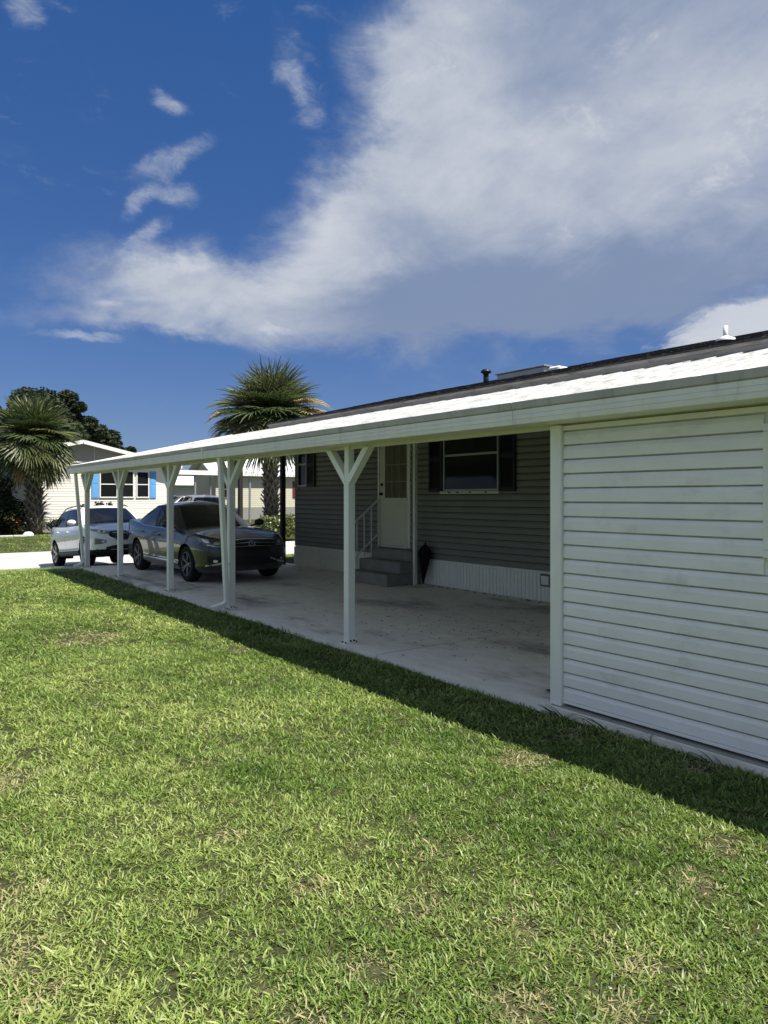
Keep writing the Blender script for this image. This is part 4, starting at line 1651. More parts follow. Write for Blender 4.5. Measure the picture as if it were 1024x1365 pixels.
# cream home further along, long side to the street
CO2 = Vector((24.0, 46.0, 0))
home_c = thing('ranch_home', 'low cream home with grey skirting and white metal roof behind the palm', 'house', tuple(CO2))
part(lap_wall_y(20.3, 34.0, 46.0, .85, 3.15, .14), 'siding', MT['cream_siding'], home_c, off=CO2)
part(MB().box(20.35, 34.0, 46.05, 50.0, .0, 3.15), 'wall', MT['cream_siding'], home_c, off=CO2)
part(MB().box(20.35, 34.0, 45.96, 46.04, -.05, .84), 'skirting', MT['grey_skirt'], home_c, off=CO2)
part(MB().extrude_x([(45.6, 3.12), (48.0, 4.35), (50.4, 3.12), (50.4, 3.22), (48.0, 4.46), (45.6, 3.22)], 19.8, 34.5), 'roof', MT['metal_roof'], home_c, off=CO2)
part(MB().box(19.8, 34.5, 45.56, 45.60, 3.06, 3.24), 'fascia', MT['white_bright'], home_c, off=CO2)
sash_window(home_c, CO2, 20.55, 21.15, 1.5, 2.75, 46.0, 1, 'metal_grey')
sash_window(home_c, CO2, 27.0, 28.2, 1.5, 2.75, 46.0, 1)
shutter_y(home_c, CO2, 26.35, 26.95, 1.5, 2.75, 46.0, 'maroon')
shutter_y(home_c, CO2, 28.25, 28.8, 1.5, 2.75, 46.0, 'maroon')

for (oo, Xg, y0g, y1g, z0g, z1g, pm) in ((CO2, 20.33, 46.0, 50.0, 3.15, 4.25, 'cream_siding'),):
    gg = MB()
    gg.add([(Xg, y0g, z0g), (Xg, y1g, z0g), (Xg, (y0g + y1g) / 2, z1g), (Xg + .1, y0g, z0g), (Xg + .1, y1g, z0g), (Xg + .1, (y0g + y1g) / 2, z1g)],
           [(0, 1, 2), (5, 4, 3), (0, 3, 4, 1), (1, 4, 5, 2), (2, 5, 3, 0)])
    part(gg, 'gable', MT[pm], home_c, off=oo)
# its open carport
BO = Vector((17.5, 42.0, 0))
cp2 = thing('open_carport', 'small white flat carport between the beige and the cream home', 'carport', tuple(BO))
part(MB().extrude_y([(14.6, 2.92), (19.9, 3.02), (19.9, 3.14), (14.6, 3.04)], 39.4, 46.0), 'roof', MT['metal_roof'], cp2, off=BO)
part(MB().box(14.55, 19.95, 39.35, 39.395, 2.86, 3.12), 'fascia', MT['white_bright'], cp2, off=BO)
for (x, y) in ((14.75, 39.6), (16.2, 39.6), (19.7, 39.6), (14.75, 45.5), (19.7, 45.5)):
    part(MB().box(x - .05, x + .05, y - .05, y + .05, 0, 2.95), 'post', MT['metal_grey'], cp2, off=BO)

# pale far home
DO = Vector((28, 68, 0))
home_d = thing('far_home', 'distant pale home with a wide white roof seen through the open carport', 'house', tuple(DO))
part(lap_wall_y(21.0, 36.0, 68, 0, 2.75, .3), 'wall', MT['far_wall'], home_d, off=DO)
part(MB().extrude_x([(67.5, 2.75), (73.0, 4.15), (78.5, 2.75), (78.5, 2.9), (73.0, 4.3), (67.5, 2.9)], 20.5, 36.5), 'roof', MT['metal_roof'], home_d, off=DO)
part(MB().box(21.2, 35.8, 68.06, 78, 0, 2.74), 'side_wall', MT['far_wall'], home_d, off=DO)

# ------------------------------------------------------------------ vehicles across the street
S3 = dict(SUV); S3.update(paint='paint_grey', features=None, step=.07, mirror_paint='paint_black')
make_car(S3, 'suv', 'dark grey suv parked side-on at the corner of the beige home', 'car', (14.1, 36.6, 0), (0, 0, math.radians(-92 + 180 - 178)))
S4 = dict(SUV); S4.update(paint='paint_silver', features=rear_features, step=.07)
make_car(S4, 'suv', 'silver suv seen from behind, with a red brake light below its roof', 'car', (13.5, 32.5, 0), (0, 0, math.radians(168)))
S5 = dict(SEDAN); S5.update(paint='paint_black', features=None, step=.07)
make_car(S5, 'sedan', 'black sedan parked side-on under the open carport', 'car', (17.4, 40.9, 0), (0, 0, math.radians(86)))

# ------------------------------------------------------------------ vegetation
MT['palm_leaf'] = material('palm leaf', (0.070, 0.100, 0.036), 0.45, 0.4, vary=.25, vscale=3, trans=.25)
MT['palm_leaf_light'] = material('pale palm leaf', (0.115, 0.13, 0.05), 0.45, 0.4, vary=.2, vscale=3, trans=.25)  # lighter leaf tone, given to fronds at random
MT['palm_dead'] = material('dry palm leaf', (0.40, 0.31, 0.15), 0.7, 0.2, vary=.25, vscale=4, trans=.2)
MT['palm_trunk'] = material('palm trunk', (0.075, 0.065, 0.052), 0.9, 0.1, vary=.3, vscale=6, bump=.6, bscale=30)
MT['palm_boot'] = material('palm boots', (0.17, 0.155, 0.13), 0.85, 0.1, vary=.45, vscale=5)
MT['oak_leaf'] = material('dark broad leaf', (0.026, 0.040, 0.016), 0.6, 0.3, vary=.35, vscale=1.2, trans=.15)
MT['shrub_leaf'] = material('shrub leaf', (0.022, 0.034, 0.014), 0.55, 0.3, vary=.35, vscale=3, trans=.1)
MT['light_leaf'] = material('light shrub leaf', (0.12, 0.15, 0.045), 0.5, 0.3, vary=.35, vscale=6, trans=.25)
MT['bark'] = material('bark', (0.06, 0.05, 0.04), 0.9, 0.1, vary=.3, vscale=6, bump=.5, bscale=25)
MT['flower'] = material('pale flower', (0.7, 0.66, 0.5), 0.6, 0.2)
MT['orange_flower'] = material('orange flower', (0.55, 0.16, 0.04), 0.6, 0.2)


def frond_mesh(rng, az, el, lp, fan, droop, mat, origin, nleaf=40):
    m = MB()
    d = Vector((math.cos(el) * math.cos(az), math.cos(el) * math.sin(az), math.sin(el)))
    p = Vector(origin)
    pts = [p.copy()]
    n = 6
    for i in range(n):
        d = (d + Vector((0, 0, -droop * .22))).normalized()
        p = p + d * (lp / n)
        pts.append(p.copy())
    m.tube(pts, [.028 - .012 * i / n for i in range(n + 1)], 5, False)
    t = d
    s = t.cross(Vector((0, 0, 1)))
    if s.length < .05:
        s = Vector((1, 0, 0))
    s.normalize()
    u = s.cross(t).normalized()
    for k in range(nleaf):
        ph = math.radians(-138 + 276 * k / (nleaf - 1)) + rng.uniform(-.03, .03)
        ln = fan * (0.72 + .28 * math.cos(ph * .55)) * rng.uniform(.88, 1.06)
        dd = (t * math.cos(ph) + s * math.sin(ph) + u * (.30 * abs(math.sin(ph)) + .05)).normalized()
        q = p.copy()
        wv = [.016, .050, .054, .038, .005]
        perp = dd.cross(u).normalized()
        fold = perp * .8 + u * (.5 if k % 2 else -.5)
        vv = []
        g = droop * rng.uniform(.7, 1.3)
        for j in range(5):
            vv += [q - fold * wv[j] * .62, q + fold * wv[j] * .62]
            dd = (dd + Vector((0, 0, -.055 - .16 * g * (j + .6) / 2.2))).normalized()
            q = q + dd * (ln / 4)
        m.add(vv, [(2 * j, 2 * j + 1, 2 * j + 3, 2 * j + 2) for j in range(4)])
    return m


def fan_palm(name, label, base, height, seed, crown=1.0, trunk_r=.20, nfr=46, dead=3, boots=True, lean=(0, 0)):
    rng = random.Random(seed)
    B = Vector(base)
    root = thing(name, label, 'palm tree', tuple(B), 0, None)
    top = Vector((lean[0], lean[1], height))
    tr = MB()
    pts = [Vector((lean[0] * t, lean[1] * t, height * t)) for t in np.linspace(0, 1, 9)]
    pts[0].z = -.1
    tr.tube(pts, [trunk_r * (1.25 if i == 0 else 1.0 - .12 * i / 8) for i in range(9)], 14)
    trunk = tr.build('trunk', MT['palm_trunk'], root, True)
    if boots:
        bm_ = MB()
        k = 0
        z = .15
        while z < height - .02:
            a = k * 2.39996
            c = Vector((lean[0] * z / height, lean[1] * z / height, z))
            r = trunk_r * .88
            out = Vector((math.cos(a), math.sin(a), 0))
            side = Vector((-math.sin(a), math.cos(a), 0))
            ln = rng.uniform(.20, .34)
            wv = trunk_r * rng.uniform(.30, .42)
            th = .03
            for sg in (-1, 1):                       # the split foot of each old leaf stalk
                a0 = c + out * r + side * (sg * wv)
                a1 = c + out * (r + ln * .18) + side * (sg * wv * .35) + Vector((0, 0, ln * .55))
                a2 = c + out * (r + ln * rng.uniform(.40, .75)) + Vector((0, 0, ln * rng.uniform(.95, 1.15)))
                bm_.tube([a0, a1, a2], [.035, .038, .022], 5)
            z += .034
            k += 1
        bo = bm_.build('old_leaf_stalks', MT['palm_boot'], trunk, False, False)
        bo['kind'] = 'stuff'
    for i in range(nfr):
        f = (i + .5) / nfr
        el = math.radians(84 - 100 * f ** .9 + rng.uniform(-8, 8))
        az = i * 2.39996 + rng.uniform(-.25, .25)
        lp = crown * rng.uniform(.55, .85) * (.7 + .4 * f)
        fan = crown * rng.uniform(.78, 1.0)
        mt = MT['palm_leaf'] if rng.random() < .62 else MT['palm_leaf_light']
        m = frond_mesh(rng, az, el, lp, fan, 0.30 + .75 * f ** 1.5, mt, top - Vector((0, 0, .25 * f)))
        m.build('frond', mt, root, False, False)
    for i in range(dead):
        az = rng.uniform(0, 6.28)
        m = frond_mesh(rng, az, math.radians(rng.uniform(-35, 5)), crown * .8, crown * .75, 1.9, MT['palm_dead'], top - Vector((0, 0, .3)))
        o = m.build('frond', MT['palm_dead'], root, False, False)
        o['label'] = 'dry brown hanging frond'
    return root, top


palm1, _ = fan_palm('fan_palm', 'bushy fan palm with drooping fronds before the beige home across the street', (6.15, 31.9, 0), 4.0, 3, 1.30, .28, 66, 4, True)
palm2, ptop = fan_palm('fan_palm', 'tall fan palm with latticed trunk rising behind the carport roof', (14.3, 26.7, 0), 4.95, 8, 1.74, .27, 70, 0, True, (-.1, 0))
rr = random.Random(4)
for az, el in ((-.55, .75), (-.75, .62), (-.62, .55), (-.68, .9), (2.6, .7), (2.45, .5)):
    m = frond_mesh(rr, az, el, 1.75, 1.15, .75, None, ptop - Vector((0, 0, .1)))
    o = m.build('frond', MT['palm_dead'], palm2, False, False)
    o['label'] = 'dry straw coloured frond'


def leaf_cloud(clumps, per, size, rng, flat=.0):
    """leaf sized diamonds spread through the clumps; returns an MB"""
    V_, F_ = [], []
    k = 0
    for (c, r, dens) in clumps:
        n = int(per * dens)
        d = rng.normal(size=(n, 3))
        d /= np.linalg.norm(d, axis=1)[:, None]
        rad = rng.random(n) ** .45
        P = np.array(c) + d * rad[:, None] * np.array(r)
        P += rng.normal(size=(n, 3)) * np.array(r) * .07
        t = rng.normal(size=(n, 3))
        t[:, 2] *= .6
        t /= np.linalg.norm(t, axis=1)[:, None]
        s = np.cross(t, rng.normal(size=(n, 3)))
        s /= np.linalg.norm(s, axis=1)[:, None]
        L = size * rng.uniform(.6, 1.35, n)[:, None]
        a = P - t * L * .5
        b_ = P + s * L * .26
        c_ = P + t * L * .5
        e = P - s * L * .26
        V_.append(np.stack([a, b_, c_, e], 1).reshape(-1, 3))
        i = np.arange(n) * 4 + k
        F_.append(np.stack([i, i + 1, i + 2, i + 3], 1))
        k += 4 * n
    m = MB()
    m.v = np.concatenate(V_).tolist()
    m.f = np.concatenate(F_).tolist()
    return m


def broad_tree(name, label, base, height, clumps, per, size, seed, mat='oak_leaf', group=None):
    rng = np.random.default_rng(seed)
    root = thing(name, label, 'tree', base, 0, group)
    tr = MB()
    tr.tube([(0, 0, -.1), (.05, 0, height * .3), (.1, .05, height * .55), (.0, 0, height * .8)], [.30, .24, .17, .06], 10)
    for (c, r, d_) in clumps:
        tr.tube([(.06, .02, height * .35), (c[0] * .5, c[1] * .5, (c[2] + height * .4) / 2), c], [.14, .09, .03], 6)
    tr.build('trunk', MT['bark'], root, True)
    o = leaf_cloud(clumps, per, size, rng).build('crown', MT[mat], root, False, False)
    return root


rg = random.Random(5)


def crown_clumps(spots, n, spread, r0):
    out = []
    for (x, y, z, R) in spots:
        out.append(((x, y, z), (R * .74, R * .74, R * .64), .9))
        for i in range(n):
            a, e = rg.uniform(0, 6.28), rg.uniform(-.5, 1.3)
            q = R * rg.uniform(.6, 1.08)
            rad = R * rg.uniform(.14, .36)
            out.append(((x + q * math.cos(a) * math.cos(e), y + q * math.sin(a) * math.cos(e), z + q * math.sin(e) * .85), (rad, rad, rad * .8), .22))
    return out


broad_tree('broad_tree', 'large dark round-crowned tree rising behind the fan palm and beige home', (10.6, 52.0, 0), 7.0,
           crown_clumps([(0, 0, 6.2, 2.8), (2.7, 1, 5.6, 1.9), (-3.4, .5, 5.6, 2.3)], 34, 1, .5), 4200, .26, 21)
broad_tree('broad_tree', 'smaller dark tree crown showing over the gable roof of the beige home', (15.2, 53.0, 0), 5.2,
           crown_clumps([(-.5, 0, 5.0, 1.4), (.9, .5, 4.5, 1.1)], 24, 1, .5), 2600, .24, 22)


def shrub(name, label, base, clumps, per, size, mat, seed, cat='shrub', group=None, extra=None):
    rng = np.random.default_rng(seed)
    root = thing(name, label, cat, base, 0, group)
    st = MB()
    for (c, r, d_) in clumps:
        st.tube([(c[0] * .25, c[1] * .25, -.05), (c[0] * .7, c[1] * .7, c[2] * .6), c], [.03, .022, .01], 5)
    st.build('stem', MT['bark'], root)
    leaf_cloud(clumps, per, size, rng).build('foliage', MT[mat], root, False, False)
    if extra:
        leaf_cloud(clumps, extra[1], extra[2], rng).build('flowers', MT[extra[0]], root, False, False)['kind'] = 'stuff'
    return root


shrub('dark_shrub', 'tall dense dark shrub filling the bed left of the palm trunk', (4.55, 32.3, 0),
      [((0, 0, 1.0), (1.0, .9, 1.0), 1.2), ((.8, .1, .8), (.7, .7, .8), .9), ((-.9, 0, 1.1), (.9, .8, 1.1), 1.1), ((.2, .1, 1.9), (.8, .7, .6), .7), ((-1.5, 0, 1.6), (.8, .7, .8), .8)], 2200, .15, 'shrub_leaf', 31)
shrub('dark_shrub', 'very low dark shrub at the foot of the palm beside the white suv', (7.75, 33.0, 0),
      [((0, 0, .35), (.55, .45, .35), .8), ((.7, .1, .30), (.45, .4, .3), .6), ((-.5, -.1, .3), (.4, .4, .3), .5)], 900, .12, 'shrub_leaf', 32)
shrub('leafy_plant', 'slender leafy plant against the beige siding under the blue shutter', (9.15, 33.5, 0),
      [((0, 0, 1.15), (.28, .2, .25), .5), ((.45, 0, 1.1), (.2, .2, .25), .4), ((-.3, 0, .8), (.25, .2, .3), .4), ((.2, 0, .5), (.3, .2, .4), .5)], 420, .13, 'shrub_leaf', 33)
shrub('leafy_plant', 'low leafy plant against the beige siding near the palm', (8.2, 33.5, 0),
      [((0, 0, .7), (.35, .25, .35), .6), ((.3, 0, 1.0), (.22, .2, .25), .4), ((-.2, 0, .4), (.3, .2, .3), .5)], 420, .12, 'shrub_leaf', 36)
shrub('flowering_bush', 'light green bush with pale flowers around the foot of the tall palm', (14.2, 25.4, -.02),
      [((0, 0, .45), (.75, .5, .45), 1.0), ((.7, .1, .5), (.5, .45, .4), .8), ((-.7, .2, .45), (.5, .45, .4), .8), ((.3, -.4, .3), (.5, .4, .3), .6)], 1000, .13, 'light_leaf', 34, 'bush', None, ('flower', 70, .12))
shrub('flowering_bush', 'small shrub with orange blossoms in the dark bed next to the palm trunk', (5.35, 31.6, 0),
      [((0, 0, .7), (.3, .3, .4), .7), ((.2, 0, .35), (.3, .3, .3), .6)], 420, .12, 'shrub_leaf', 35, 'bush', None, ('orange_flower', 45, .10))


# feathery young palm beside the big trunk
def feather_palm(name, label, base, nf, seed, ln):
    rng = random.Random(seed)
    root = thing(name, label, 'palm', base)
    for i in range(nf):
        az = i * 2.4 + rng.uniform(-.3, .3)
        el = math.radians(rng.uniform(45, 78))
        d = Vector((math.cos(el) * math.cos(az), math.cos(el) * math.sin(az), math.sin(el)))
        p = Vector((0, 0, 0))
        m = MB()
        pts = [p.copy()]
        dirs = []
        for j in range(10):
            d = (d + Vector((0, 0, -.22))).normalized()
            p = p + d * ln / 10
            pts.append(p.copy())
            dirs.append(d.copy())
        m.tube(pts, [.014 - .001 * j for j in range(11)], 5, False)
        for j in range(2, 11):
            t = dirs[min(j, 9)] if j < 10 else dirs[-1]
            s = t.cross(Vector((0, 0, 1))).normalized()
            for sg in (-1, 1):
                for h in (0, .5):
                    q = pts[j] - (pts[j] - pts[j - 1]) * h
                    e = q + (s * sg * .8 + t * .5 + Vector((0, 0, -.35))).normalized() * (.34 * (1.1 - j / 14))
                    mid = (q + e) / 2 + Vector((0, 0, .03))
                    w = t * .016
                    m.add([q, mid - w, e, mid + w], [(0, 1, 2, 3)])
        m.build('frond', MT['shrub_leaf'], root, False, False)
    return root


feather_palm('feather_palm', 'young feathery palm arching beside the big palm trunk before the siding', (7.0, 32.4, 0), 9, 6, 2.1)

st = MB().lathe([(0, .17), (.12, .15), (.19, .08), (.20, 0), (.15, -.05)], 12, 'z')
st.v = [(v[0] * (1 + .12 * math.sin(5 * v[1] * 9)), v[1] * .8, v[2]) for v in st.v]
so = st.build('garden_stone', MT['white_bright'], None, True)
so.location = (5.75, 30.9, 0.02)
tag(so, 'rounded white stone at the edge of the dark planting bed', 'stone')
ed = MB()
for i in range(9):
    ed.box(1.2 + i * .5, 1.69 + i * .5, 30.75, 30.87, -.05, .07, .015)
eo = ed.build('bed_edging', MT['concrete_light'])
tag(eo, 'row of pale concrete edging blocks along the dark planting bed', 'edging')


# ------------------------------------------------------------------ grass
def blade_material():
    m = bpy.data.materials.new('grass blade')
    m.use_nodes = True
    nt = m.node_tree
    nt.nodes.clear()
    out = nt.nodes.new('ShaderNodeOutputMaterial')
    geo = nt.nodes.new('ShaderNodeNewGeometry')
    tint = nt.nodes.new('ShaderNodeAttribute')
    tint.attribute_type = 'INSTANCER'
    tint.attribute_name = 'tint'
    dry = nt.nodes.new('ShaderNodeAttribute')
    dry.attribute_type = 'INSTANCER'
    dry.attribute_name = 'dry'
    kind = nt.nodes.new('ShaderNodeAttribute')
    kind.attribute_type = 'GEOMETRY'
    kind.attribute_name = 'blade'
    ramp = nt.nodes.new('ShaderNodeValToRGB')
    e = ramp.color_ramp.elements
    e[0].position = 0.0
    e[0].color = (0.048, 0.108, 0.012, 1)
    e[1].position = 1.0
    e[1].color = (0.37, 0.43, 0.13, 1)
    a = e.new(.5)
    a.color = (0.150, 0.235, 0.040, 1)
    add = nt.nodes.new('ShaderNodeMath')
    add.operation = 'MULTIPLY_ADD'
    nt.links.new(kind.outputs['Fac'], add.inputs[0])
    add.inputs[1].default_value = .62
    sub = nt.nodes.new('ShaderNodeMath')
    sub.operation = 'MULTIPLY_ADD'
    nt.links.new(tint.outputs['Fac'], sub.inputs[0])
    sub.inputs[1].default_value = .8
    sub.inputs[2].default_value = -.22
    nt.links.new(sub.outputs[0], add.inputs[2])
    nt.links.new(add.outputs[0], ramp.inputs[0])
    mix = nt.nodes.new('ShaderNodeMix')
    mix.data_type = 'RGBA'
    # some blades dry out first
    dm = nt.nodes.new('ShaderNodeMath')
    dm.operation = 'MULTIPLY_ADD'
    nt.links.new(dry.outputs['Fac'], dm.inputs[0])
    dm.inputs[1].default_value = 2.2
    k2 = nt.nodes.new('ShaderNodeMath')
    k2.operation = 'MULTIPLY_ADD'
    nt.links.new(kind.outputs['Fac'], k2.inputs[0])
    k2.inputs[1].default_value = 1.5
    k2.inputs[2].default_value = -1.42
    nt.links.new(k2.outputs[0], dm.inputs[2])
    dm.use_clamp = True
    nt.links.new(dm.outputs[0], mix.inputs[0])
    nt.links.new(ramp.outputs[0], mix.inputs[6])
    mix.inputs[7].default_value = (0.42, 0.36, 0.20, 1)
    b = nt.nodes.new('ShaderNodeBsdfPrincipled')
    b.inputs['Roughness'].default_value = .42
    b.inputs['Specular IOR Level'].default_value = .32
    nt.links.new(mix.outputs[2], b.inputs['Base Color'])
    tr = nt.nodes.new('ShaderNodeBsdfTranslucent')
    nt.links.new(mix.outputs[2], tr.inputs['Color'])
    ms = nt.nodes.new('ShaderNodeMixShader')
    ms.inputs[0].default_value = .28
    nt.links.new(b.outputs[0], ms.inputs[1])
    nt.links.new(tr.outputs[0], ms.inputs[2])
    nt.links.new(ms.outputs[0], out.inputs['Surface'])
    return m


def make_tuft(seed, nb, spread, hmin, hmax, wid, lean):
    rng = random.Random(seed)
    m = MB()
    val = []
    for i in range(nb):
        a = rng.uniform(0, 6.283)
        r = spread * math.sqrt(rng.random())
        p = Vector((r * math.cos(a), r * math.sin(a), -.012))
        az = rng.uniform(0, 6.283)
        ln = rng.uniform(hmin, hmax)
        w = wid * rng.uniform(.7, 1.25)
        tilt = rng.uniform(.15, lean)
        d = Vector((math.cos(az) * math.sin(tilt), math.sin(az) * math.sin(tilt), math.cos(tilt)))
        side = Vector((-math.sin(az), math.cos(az), 0))
        tw = rng.uniform(-.6, .6)
        side = (side * math.cos(tw) + d.cross(side) * math.sin(tw)).normalized()
        vv = []
        q = p.copy()
        for j, f in enumerate((.8, 1.0, .85)):
            vv += [q - side * w * f * .5, q + side * w * f * .5]
            d = (d + Vector((math.cos(az), math.sin(az), -.25)) * rng.uniform(.12, .42)).normalized()
            q = q + d * ln / 3
        vv.append(q)
        m.add(vv, [(0, 1, 3, 2), (2, 3, 5, 4), (4, 5, 6)])
        c = rng.random()
        val += [c] * 7
    me = m.mesh('grass_tuft', None, False, False)
    at = me.attributes.new('blade', 'FLOAT', 'POINT')
    at.data.foreach_set('value', val)
    return me


def value_noise(x, y, seed, cell):
    r = np.random.default_rng(seed)
    g = r.random((256, 256))
    u, v = x / cell + 500.3, y / cell + 500.7
    i, j = np.floor(u).astype(int), np.floor(v).astype(int)
    fu, fv = u - i, v - j
    fu = fu * fu * (3 - 2 * fu); fv = fv * fv * (3 - 2 * fv)
    G = lambda a, b_: g[a % 256, b_ % 256]
    return (G(i, j) * (1 - fu) + G(i + 1, j) * fu) * (1 - fv) + (G(i, j + 1) * (1 - fu) + G(i + 1, j + 1) * fu) * fv


DRY = [(0.70, 4.47, .22), (0.50, 3.18, .16), (0.45, 2.75, .16), (1.40, 1.93, .10), (1.50, 2.49, .09), (2.12, 1.39, .10), (2.28, 2.38, .08), (3.17, 1.62, .13),
       (1.76, 2.10, .10), (1.67, 1.51, .13), (3.69, 5.86, .14), (3.28, 6.82, .2), (3.25, 2.92, .18), (0.5, 2.45, .1), (2.77, 1.53, .10), (1.42, 3.12, .1),
       (.2, 3.6, .4), (-.4, 4.4, .5), (3.85, 3.0, .12), (3.95, 2.2, .16), (1.1, 1.85, .1), (2.0, 1.75, .09), (-1.0, 6.5, .5), (2.2, 8.4, .5), (1.9, 1.28, .1)]


def scatter(x0, x1, y0, y1, dens, rng):
    n = int((x1 - x0) * (y1 - y0) * dens)
    return rng.uniform(x0, x1, n), rng.uniform(y0, y1, n)


def build_grass():
    rng = np.random.default_rng(77)
    mat = blade_material()
    coll = bpy.data.collections.new('grass_tufts')
    specs = [(1, 16, .045, .028, .052, .0052, .95), (2, 16, .045, .026, .048, .0050, 1.05), (3, 15, .05, .032, .060, .0056, .9), (4, 17, .05, .026, .046, .0052, 1.15), (5, 14, .045, .036, .064, .0060, .85), (6, 9, .04, .018, .034, .0125, 1.35)]
    for i, s_ in enumerate(specs):
        me = make_tuft(*s_)
        me.materials.append(mat)
        o = bpy.data.objects.new('grass_tuft_%d' % i, me)
        coll.objects.link(o)
    XS, YS, SC = [], [], []
    # near lawn, denser close to where one stands
    x, y = scatter(-8.0, 4.125, -2.0, 20.55, 1650, rng)
    r = np.hypot(x, y)
    keep_p = np.where(r < 4.6, 1.0, np.where(r < 8, .50, np.where(r < 12, .24, .14)))
    keep = rng.random(len(x)) < keep_p
    x, y, r = x[keep], y[keep], r[keep]
    XS.append(x); YS.append(y); SC.append(np.where(r < 4.6, .86, np.where(r < 8, 1.1, np.where(r < 12, 1.5, 1.8))))
    # verge across the street
    x, y = scatter(-4, 22, 24.9, 33.6, 42, rng)
    XS.append(x); YS.append(y); SC.append(np.full(len(x), 2.4))
    x, y = scatter(9.3, 22, 14.6, 20.5, 60, rng)
    XS.append(x); YS.append(y); SC.append(np.full(len(x), 2.2))
    x = np.concatenate(XS); y = np.concatenate(YS); sc = np.concatenate(SC)
    dryv = np.zeros(len(x))
    for (dx, dy, dr) in DRY:
        wob = .6 + .9 * value_noise(x, y, 5, .09)
        d = np.hypot((x - dx), (y - dy)) / (dr * wob)
        dryv = np.maximum(dryv, np.clip(1.15 - d, 0, .56))
    n1 = value_noise(x, y, 1, 1.1); n2 = value_noise(x, y, 2, .33); n3 = value_noise(x, y, 3, .12)
    tint = np.clip(.04 + .50 * n1 + .36 * n2 + .22 * n3, 0, 1)
    tint = np.clip(tint + .09 * np.sin((x * .93 + y * .36) * 6.283 / 1.15) + .05 * np.sin((x * .9 + y * .43) * 6.283 / .48), 0, 1)      # mower passes
    dryv = np.maximum(dryv, np.clip((value_noise(x, y, 9, .55) * .6 + value_noise(x, y, 8, .14) * .4 - .70) * 2.4, 0, .45))
    # bare spots thin out
    bare = (dryv > .5) & (rng.random(len(x)) < .30)
    # thin hollows between the tufts
    bare |= (value_noise(x, y, 14, .08) > .84) & (rng.random(len(x)) < .75)
    x, y, sc, dryv, tint = x[~bare], y[~bare], sc[~bare], dryv[~bare], tint[~bare]
    z = ground_z(x, y)
    hz = (.72 + .5 * value_noise(x, y, 4, .28)) * (1 - .45 * np.clip(dryv * 1.4, 0, 1))
    # taller untrimmed fringe along the slab and shed
    fringe = np.clip((x - 3.98) / .14, 0, 1) * (x < 4.2) * (y < 16.5)
    hz = hz * (1 + 1.1 * fringe * value_noise(x, y, 21, .16))
    s = sc * rng.uniform(.8, 1.25, len(x))
    me = bpy.data.meshes.new('grass')
    me.from_pydata(np.stack([x, y, z], 1).tolist(), [], [])
    def attr(nm, tp, v):
        a = me.attributes.new(nm, tp, 'POINT')
        a.data.foreach_set('vector' if tp == 'FLOAT_VECTOR' else 'value', np.ascontiguousarray(v, dtype=np.float32 if tp != 'INT' else np.int32).ravel())
    rot = np.stack([rng.normal(0, .10, len(x)), rng.normal(0, .10, len(x)), rng.uniform(0, 6.283, len(x))], 1)
    attr('rot', 'FLOAT_VECTOR', rot)
    attr('scl', 'FLOAT_VECTOR', np.stack([s, s, np.sqrt(s) * hz * .9], 1))
    attr('tint', 'FLOAT', tint)
    attr('dry', 'FLOAT', dryv)
    weedy = value_noise(x, y, 33, .35) > .62
    pk = rng.integers(0, len(specs) - 1, len(x))
    pk = np.where(weedy & (rng.random(len(x)) < .16), len(specs) - 1, pk)
    attr('pick', 'INT', pk)
    o = obj('grass', me)
    o['kind'] = 'stuff'
    o['label'] = 'mown green lawn grass with dry straw patches'
    me.materials.append(mat)
    ng = bpy.data.node_groups.new('grass scatter', 'GeometryNodeTree')
    ng.interface.new_socket('Geometry', in_out='INPUT', socket_type='NodeSocketGeometry')
    ng.interface.new_socket('Geometry', in_out='OUTPUT', socket_type='NodeSocketGeometry')
    N = ng.nodes
    gi, go = N.new('NodeGroupInput'), N.new('NodeGroupOutput')
    ci = N.new('GeometryNodeCollectionInfo')
    ci.inputs['Collection'].default_value = coll
    ci.inputs['Separate Children'].default_value = True
    ci.inputs['Reset Children'].default_value = True
    ip = N.new('GeometryNodeInstanceOnPoints')
    ip.inputs['Pick Instance'].default_value = True

    def na(nm, tp):
        n = N.new('GeometryNodeInputNamedAttribute')
        n.data_type = tp
        n.inputs['Name'].default_value = nm
        return n.outputs['Attribute']
    L = ng.links
    L.new(gi.outputs[0], ip.inputs['Points'])
    L.new(ci.outputs[0], ip.inputs['Instance'])
    L.new(na('pick', 'INT'), ip.inputs['Instance Index'])
    L.new(na('rot', 'FLOAT_VECTOR'), ip.inputs['Rotation'])
    L.new(na('scl', 'FLOAT_VECTOR'), ip.inputs['Scale'])
    L.new(ip.outputs[0], go.inputs[0])
    md = o.modifiers.new('scatter', 'NODES')
    md.node_group = ng
    print('tufts', len(x))


build_grass()

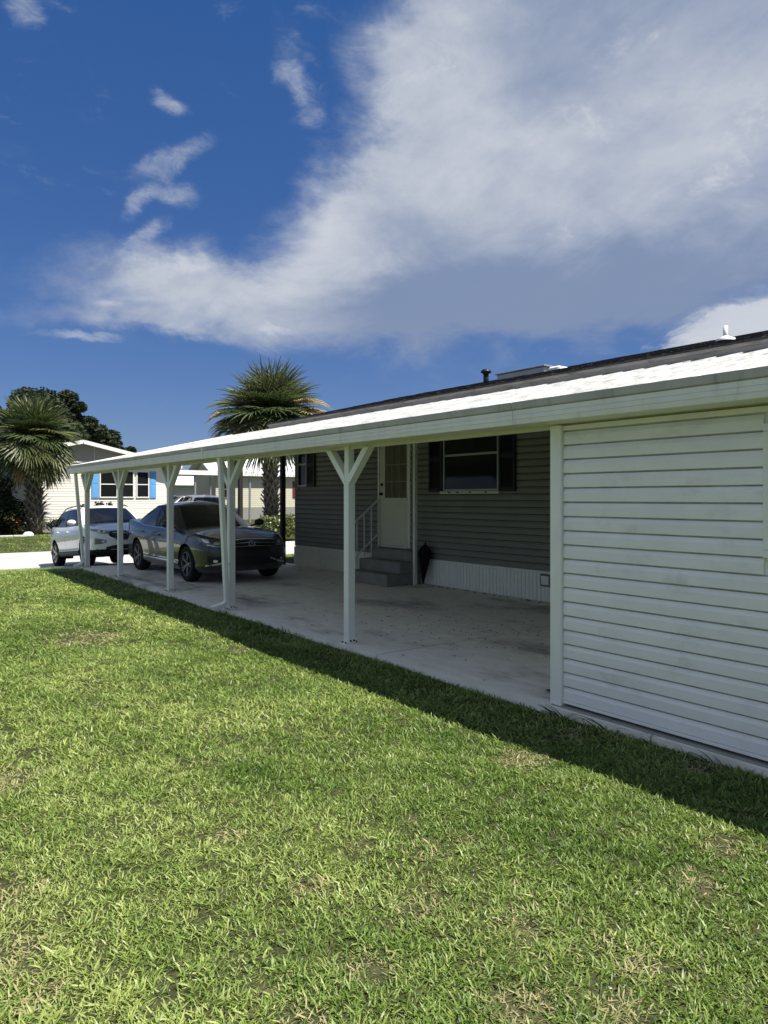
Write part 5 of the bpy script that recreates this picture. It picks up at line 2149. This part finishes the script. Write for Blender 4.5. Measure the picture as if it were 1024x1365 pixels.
# long weeds along the shed base
MT['weed'] = material('weed blade', (0.05, 0.085, 0.02), .5, .3, trans=.2)
wr = random.Random(12)
for (wx, wy, wn, wl, lab) in ((4.10, 3.30, 9, .20, 'curled weed at the foot of the shed corner post'), (4.11, 2.93, 6, .24, 'thin weed leaning on the shed siding, closest beyond the corner post weed'),
                              (4.11, 2.66, 4, .24, 'sparse two-bladed weed between the taller weeds on the shed wall'), (4.10, 2.17, 4, .16, 'small upright weed along the bottom of the shed wall')):
    root = thing('weed', lab, 'weed', (wx, wy, -.06))
    m = MB()
    for i in range(wn):
        az = wr.uniform(0, 6.28)
        d = Vector((math.cos(az) * .5 - .15, math.sin(az) * .7, 1)).normalized()
        q = Vector((wr.uniform(-.02, .02), wr.uniform(-.06, .06), 0))
        sd = Vector((0, 1, 0)).cross(d).normalized() if abs(d.y) < .8 else Vector((1, 0, 0))
        vv = []
        for j in range(5):
            w = .006 * (1 - j / 4.6)
            vv += [q - sd * w, q + sd * w]
            d = (d + Vector((math.cos(az) * .18, math.sin(az) * .18, -.20 * wr.random()))).normalized()
            q = q + d * wl * wr.uniform(.7, 1.1) / 4
        m.add(vv, [(2 * j, 2 * j + 1, 2 * j + 3, 2 * j + 2) for j in range(4)])
    o = m.build('blades', MT['weed'], root, False, False)
    o['kind'] = 'stuff'

# dead leaves and crumbs lying on the slab
MT['dead_leaf'] = material('dead leaf', (0.07, 0.058, 0.042), .8, .2)
lr = random.Random(31)
lit = MB()
spots = []
for i in range(460):
    if lr.random() < .62:
        x = lr.gauss(5.9, .75); y = lr.gauss(6.3, 1.1)
    else:
        x = lr.uniform(4.25, 8.1); y = lr.uniform(3.6, 11)
    if not (4.2 < x < 8.12 and 3.5 < y < 11.2):
        continue
    spots.append((x, y, lr.uniform(.005, .018)))
for i in range(90):
    spots.append((8.10 - abs(lr.gauss(0, .05)), lr.uniform(3.6, 9.4), lr.uniform(.012, .035)))
for (x, y, s) in spots:
    a = lr.uniform(0, 6.28)
    n = 6
    vv = [(x + math.cos(a) * 0, y, .004 + s * .18)]
    for k in range(n):
        t = a + 2 * math.pi * k / n
        rr_ = s * lr.uniform(.45, 1.1) * (1.0 if k % 3 else 1.5)
        vv.append((x + rr_ * math.cos(t), y + rr_ * math.sin(t), .0035 + lr.random() * s * .35))
    lit.add(vv, [(0, 1 + k, 1 + (k + 1) % n) for k in range(n)])
lo = lit.build('leaf_litter', MT['dead_leaf'], None, False, False)
lo['kind'] = 'stuff'
lo['label'] = 'dark dead leaf crumbs scattered over the concrete slab'
for (x, y, s, a, lab) in ((4.42, 3.66, .075, .4, 'larger dead leaf lying flat on the slab close to the shed corner post'), (4.63, 3.78, .05, 1.2, 'smaller curled dead leaf on the slab behind the larger one at the shed corner')):
    m = MB()
    vv = [(0, 0, .018)]
    n = 10
    for k in range(n):
        t = 2 * math.pi * k / n
        rr_ = s * (1.0 if k % 2 == 0 else .45) * lr.uniform(.8, 1.15)
        vv.append((rr_ * math.cos(t), rr_ * math.sin(t) * .7, lr.uniform(0, .02)))
    m.add(vv, [(0, 1 + k, 1 + (k + 1) % n) for k in range(n)])
    o = m.build('dead_leaf', MT['dead_leaf'], None, False, False)
    o.location = (x, y, .004)
    o.rotation_euler = (0, 0, a)
    tag(o, lab, 'leaf')
